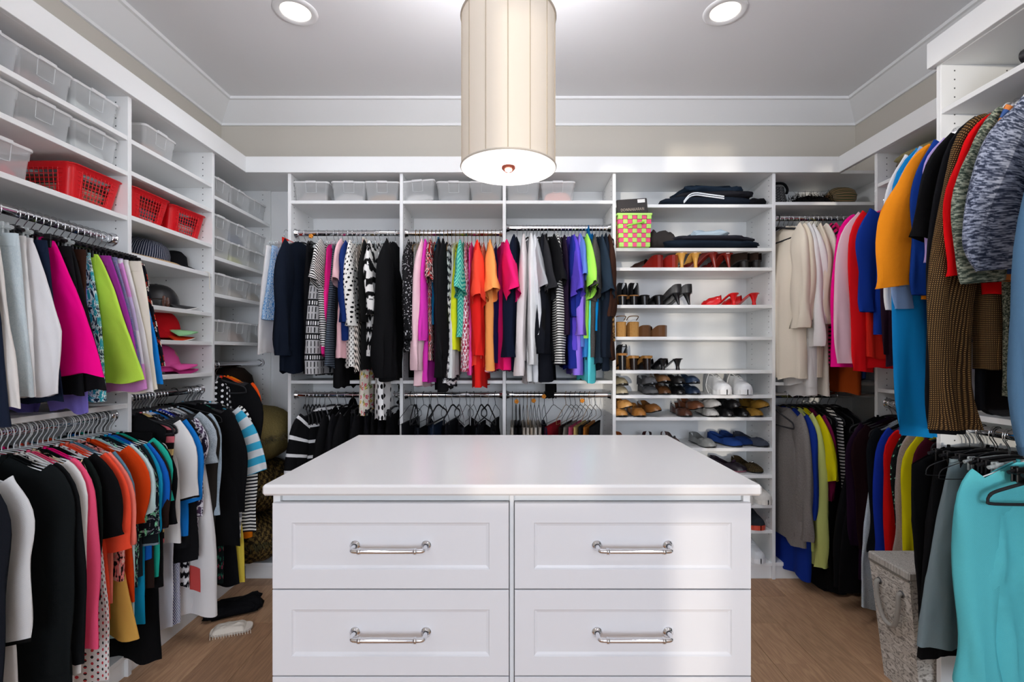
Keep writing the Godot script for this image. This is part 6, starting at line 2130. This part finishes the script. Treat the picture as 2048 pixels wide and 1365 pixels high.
	m.lathe(PackedVector2Array([Vector2(0.0, 0.012), Vector2(0.085, 0.012), Vector2(0.13, 0.02), Vector2(0.155, 0.012), Vector2(0.157, 0.006), Vector2(0.13, 0.012), Vector2(0.085, 0.004), Vector2(0.0, 0.004)]), 48)
	for i in m.v.size():
		m.v[i].z *= 1.12
		m.v[i].x *= 0.93
	part("brim", m, print_cloth("burlap", ["d8b98a", "a8845a"], 0.05), t)
	m = MB.new()
	m.lathe(PackedVector2Array([Vector2(0.1, 0.018), Vector2(0.098, 0.045), Vector2(0.085, 0.078), Vector2(0.055, 0.098), Vector2(0.0, 0.102)]), 36)
	part("crown", m, print_cloth("dots", ["1b2236", "c9ccd8"], 0.03), t)
	t = thing("felt_hat", "floppy black hat lying beside the straw hat", "hat", Vector3(-1.72, 1.7255, -2.40), 0.0)
	m = MB.new()
	m.lathe(PackedVector2Array([Vector2(0.115, 0.004), Vector2(0.105, 0.014), Vector2(0.075, 0.024), Vector2(0.07, 0.06), Vector2(0.05, 0.082), Vector2(0.0, 0.086)]), 40)
	for i in m.v.size():
		m.v[i].y += 0.012 * sin(m.v[i].x * 30.0) * (0.3 if m.v[i].y < 0.03 else 1.0) + 0.002
	part("felt", m, cloth("17171a"), t)
	cap("black leather cap with white edged brim and round badge", Vector3(-1.70, 1.5235, -2.28), 52, plainm("1d1d20", 0.35), plainm("1d1d20", 0.35), {"edge": plainm("eceae6", 0.6), "badge": plainm("9a9288", 0.25, 0.8)})
	var gl := thing("sunglasses", "amber lensed sunglasses lying in front of the black cap", "sunglasses", Vector3(-1.60, 1.5235, -2.21), 0.4)
	for s in [-1.0, 1.0]:
		m = MB.new()
		m.lathe(PackedVector2Array([Vector2(0.0, 0.004), Vector2(0.022, 0.002), Vector2(0.025, 0.0), Vector2(0.025, -0.004)]), 20, Vector3(0, 0.026, s * 0.032), Vector3.RIGHT)
		part("lens", m, plainm("5a3222", 0.15), gl)
		m = MB.new()
		m.tube(pv([Vector3(0, 0.034, s * 0.056), Vector3(-0.11, 0.03, s * 0.05)]), 0.003, 6)
		part("temple", m, plainm("2a1a12", 0.3), gl)
	cap("red cap with pale green under-brim, upper of the red pair", Vector3(-1.70, 1.402, -2.285), 48, cloth("d01822"), cloth("9ed8a0"))
	cap("orange red cap with white edged brim, lower of the red pair", Vector3(-1.705, 1.3735, -2.27), 54, cloth("c0141e"), cloth("e0401c"), {"edge": cloth("f4efe6")})
	cap("bright pink cap with beaded badge, upper of the pink pair", Vector3(-1.70, 1.238, -2.28), 50, cloth("f060ae"), cloth("f060ae"), {"badge": plainm("b9a07a", 0.4)})
	cap("deep pink cap beneath the bright pink one", Vector3(-1.705, 1.2145, -2.30), 56, cloth("e84aa0"), cloth("e84aa0"))
	m = MB.new()
	m.tube(curve([Vector3(-1.60, 1.727, -2.45), Vector3(-1.562, 1.727, -2.452), Vector3(-1.556, 1.71, -2.452), Vector3(-1.557, 1.66, -2.455), Vector3(-1.552, 1.64, -2.45)]), 0.0022, 6)
	solo("hat_cord", m, cloth("eee8da"), "thin cream hat cord dangling over the shelf edge", "cord")
	# corner: cushions, a fur hat
	var gold := print_cloth("burlap", ["8c7d4e", "4e4526"], 0.1)
	var dark := print_cloth("leaf", ["3a2e1a", "6e5a30", "241c10"], 0.2)
	var fur := cloth("8d8468")
	var olive := cloth("76704e")
	cushion("gold woven cushion with shaggy trim, topmost in the corner", Vector3(-1.60, 0.835, -2.85), Vector3(0.262, 0.165, 0.22), gold, fur, 3, 41)
	cushion("dark brown leaf patterned cushion in the middle of the corner stack", Vector3(-1.60, 0.535, -2.86), Vector3(0.255, 0.15, 0.21), dark, fur, -2, 42)
	cushion("brown patterned cushion lowest on the corner deck", Vector3(-1.60, 0.245, -2.86), Vector3(0.26, 0.145, 0.215), dark, olive, 2, 43)
	t = thing("fur_hat", "round dark brown fur hat above the cushions in the corner", "hat", Vector3(-1.665, 0.99, -2.82))
	m = MB.new()
	m.lathe(PackedVector2Array([Vector2(0.0, 0.0), Vector2(0.09, 0.005), Vector2(0.122, 0.06), Vector2(0.128, 0.12), Vector2(0.112, 0.19), Vector2(0.07, 0.235), Vector2(0.0, 0.25)]), 32)
	part("felt", m, cloth("1d120c"), t)
	m = MB.new()
	r.seed = 77
	for i in 1600:
		var a := r.randf() * TAU
		var b := r.randf_range(-1.2, 1.4)
		var d := Vector3(cos(a) * cos(b), sin(b), sin(a) * cos(b))
		var o := Vector3(0, 0.12, 0) + Vector3(d.x * 0.122, d.y * 0.122, d.z * 0.122)
		var e := (d + Vector3(0, -0.7, 0)).normalized() * r.randf_range(0.012, 0.03)
		var sd := e.cross(d).normalized() * 0.0016
		m.tri(o - sd, o + sd, o + e)
		m.tri(o + sd, o - sd, o + e)
	part("fur", m, cloth("2e1c12"), t).set_meta("kind", "stuff")
	# a hamper with a paisley print in front of the right bays
	t = thing("laundry_hamper", "tapered grey paisley laundry hamper with lid and rope handles", "laundry hamper", Vector3(1.578, 0, -1.8725))
	var pm := print_cloth("damask", ["cfcbc2", "8d8982", "e4e1da"], 0.55)
	m = MB.new()
	var hp := [[0.066, 0.088, 0.0], [0.088, 0.093, 0.20], [0.118, 0.1, 0.47]]
	for j in 2:
		for f in 4:
			var q := []
			for e in [[hp[j], 0], [hp[j], 1], [hp[j + 1], 1], [hp[j + 1], 0]]:
				var g: Array = e[0]
				var crn := [Vector3(-g[0], g[2], -g[1]), Vector3(-g[0], g[2], g[1]), Vector3(g[0], g[2], g[1]), Vector3(g[0], g[2], -g[1])]
				q.append(crn[(f + e[1]) % 4])
			var i0 := m.v.size()
			m.quad(q[0], q[1], q[2], q[3])
			for i in 4:
				var pt: Vector3 = m.v[i0 + i]
				m.t[i0 + i] = Vector2(pt.z if f % 2 == 0 else pt.x, -pt.y)
	m.quad(Vector3(-0.066, 0, 0.088), Vector3(-0.066, 0, -0.088), Vector3(0.066, 0, -0.088), Vector3(0.066, 0, 0.088))
	part("body", m, pm, t)
	m = MB.new()
	m.box(Vector3(-0.123, 0.47, -0.103), Vector3(0.123, 0.502, 0.103), 0.005)
	for i in m.v.size():
		m.t[i] = Vector2(m.v[i].x, m.v[i].z)
	part("lid", m, print_cloth("paisley", ["c4c0b8", "8b867f"], 0.2), t)
	m = MB.new()
	m.tube(pv([Vector3(-0.119, 0.468, -0.1), Vector3(-0.119, 0.468, 0.1)]), 0.004, 8)
	part("piping", m, cloth("8a857c"), t)
	for s in [-1.0, 1.0]:
		m = MB.new()
		m.lathe(PackedVector2Array([Vector2(0.008, 0.0), Vector2(0.008, 0.004), Vector2(0.013, 0.004), Vector2(0.014, 0.0)]), 16, Vector3(-0.110, 0.40, s * 0.055), Vector3.LEFT)
		part("grommet", m, plainm("6f6f70", 0.35, 0.8), t)
	m = MB.new()
	m.tube(curve([Vector3(-0.104, 0.40, -0.055), Vector3(-0.122, 0.395, -0.055), Vector3(-0.122, 0.34, -0.052), Vector3(-0.116, 0.27, -0.03), Vector3(-0.115, 0.255, 0.0), Vector3(-0.116, 0.27, 0.03), Vector3(-0.122, 0.34, 0.052), Vector3(-0.122, 0.395, 0.055), Vector3(-0.104, 0.40, 0.055)]), 0.0085, 10)
	part("rope_handle", m, print_cloth("stripe_d", ["b9b6ae", "8d8a84"], 0.04), t)
	# on the floor
	t = thing("fringed_slipper", "flat white crochet slipper with fringe on the floor", "slipper", Vector3(-1.335, 0.0005, -2.27), 0.35)
	m = MB.new()
	m.loft([rrect(0.085, 0.04, 0.03, 0.0), rrect(0.09, 0.043, 0.032, 0.006), rrect(0.088, 0.042, 0.031, 0.012)], true)
	part("sole", m, cloth("e6ddd0"), t)
	m = MB.new()
	heap(m, Vector3(-0.01, 0.011, 0), 0.07, 0.04, 0.03, 4)
	part("upper", m, print_cloth("check", ["f2ece0", "cbbfae"], 0.02), t)
	m = MB.new()
	for i in 16:
		var x := lerpf(-0.08, 0.085, i / 15.0)
		m.tube(pv([Vector3(x, 0.012, 0.04), Vector3(x + 0.004, 0.004, 0.062)]), 0.0016, 5)
	part("fringe", m, cloth("efe8da"), t).set_meta("kind", "stuff")
	folded("fallen_top", "black top fallen in a heap below the yellow scarf", Vector3(-1.43, 0.0005, -2.45), 30, Vector3(0.13, 0.02, 0.09), cloth("0f0f12"), 52, "", 0.8)
	# orange clips on the rods of the back wall
	var places := [[-1.19, 2.0, "orange flower clip on the back wall's first upper rod"], [0.015, 1.03, "orange flower clip leftmost on the third lower rod"], [0.115, 1.035, "orange flower clip second along the third lower rod"], [0.175, 1.06, "orange flower clip third along the third lower rod"], [0.40, 1.035, "orange flower clip rightmost on the third lower rod"]]
	for q in places:
		var c := thing("flower_clip", q[2], "clip", Vector3(q[0], q[1], -2.815), 0.0, "orange flower clips on the rods")
		for i in 5:
			m = MB.new()
			var a := TAU * i / 5.0
			m.lathe(PackedVector2Array([Vector2(0.0, 0.0), Vector2(0.006, 0.003), Vector2(0.007, 0.011), Vector2(0.0, 0.015)]), 10, Vector3.ZERO, Vector3(cos(a), sin(a), 0.3).normalized())
			part("petal", m, plainm("e8932a", 0.4), c)
	# the black button of the pink skirt
	for n in get_children():
		if n.has_meta("label") and str(n.get_meta("label")).begins_with("bright hot pink skirt"):
			m = MB.new()
			m.lathe(PackedVector2Array([Vector2(0.0, 0.006), Vector2(0.007, 0.004), Vector2(0.009, 0.0)]), 14, Vector3.ZERO, Vector3.BACK)
			part("button", m, plainm("101012", 0.2), n, Vector3(0.135, -0.416, 0.022))

# a young tree outside the glazed strip; it breaks up the low sun
func build_tree() -> void:
	var t := thing("garden_tree", "leafy young tree outside the windows behind the camera", "tree", Vector3(-2.3, 0, 8.0))
	var bark := plainm("5a4a3c", 0.9)
	var m := MB.new()
	m.tube(curve([Vector3(0, -0.1, 0), Vector3(0.03, 0.8, 0), Vector3(-0.02, 1.7, 0.02), Vector3(0.05, 2.9, 0)]), 0.045, 8, true, 0.015)
	part("trunk", m, bark, t)
	var r := RandomNumberGenerator.new()
	r.seed = 31
	var lf := MB.new()
	for k in 9:
		var y0 := 0.9 + 0.2 * k
		var a := r.randf_range(-0.6, 0.6) + (PI if k % 2 else 0.0)
		var tip := Vector3(cos(a) * r.randf_range(0.35, 0.7), y0 + r.randf_range(0.2, 0.5), sin(a) * 0.4)
		var path := curve([Vector3(0.01, y0, 0), Vector3(tip.x * 0.5, y0 + 0.1, tip.z * 0.5), tip])
		m = MB.new()
		m.tube(path, 0.014, 6, true, 0.004)
		part("branch", m, bark, t)
		for i in 26:
			var o: Vector3 = path[r.randi_range(3, path.size() - 1)] + Vector3(r.randf_range(-0.12, 0.12), r.randf_range(-0.12, 0.12), r.randf_range(-0.12, 0.12))
			var d := Vector3(r.randf_range(-1, 1), r.randf_range(-1, 0.4), r.randf_range(-1, 1)).normalized() * 0.075
			var sd := d.cross(Vector3(r.randf(), r.randf(), r.randf())).normalized() * 0.022
			lf.quad(o, o + d * 0.5 - sd, o + d, o + d * 0.5 + sd)
	part("foliage", lf, plainm("4f7a35", 0.7), t).set_meta("kind", "stuff")
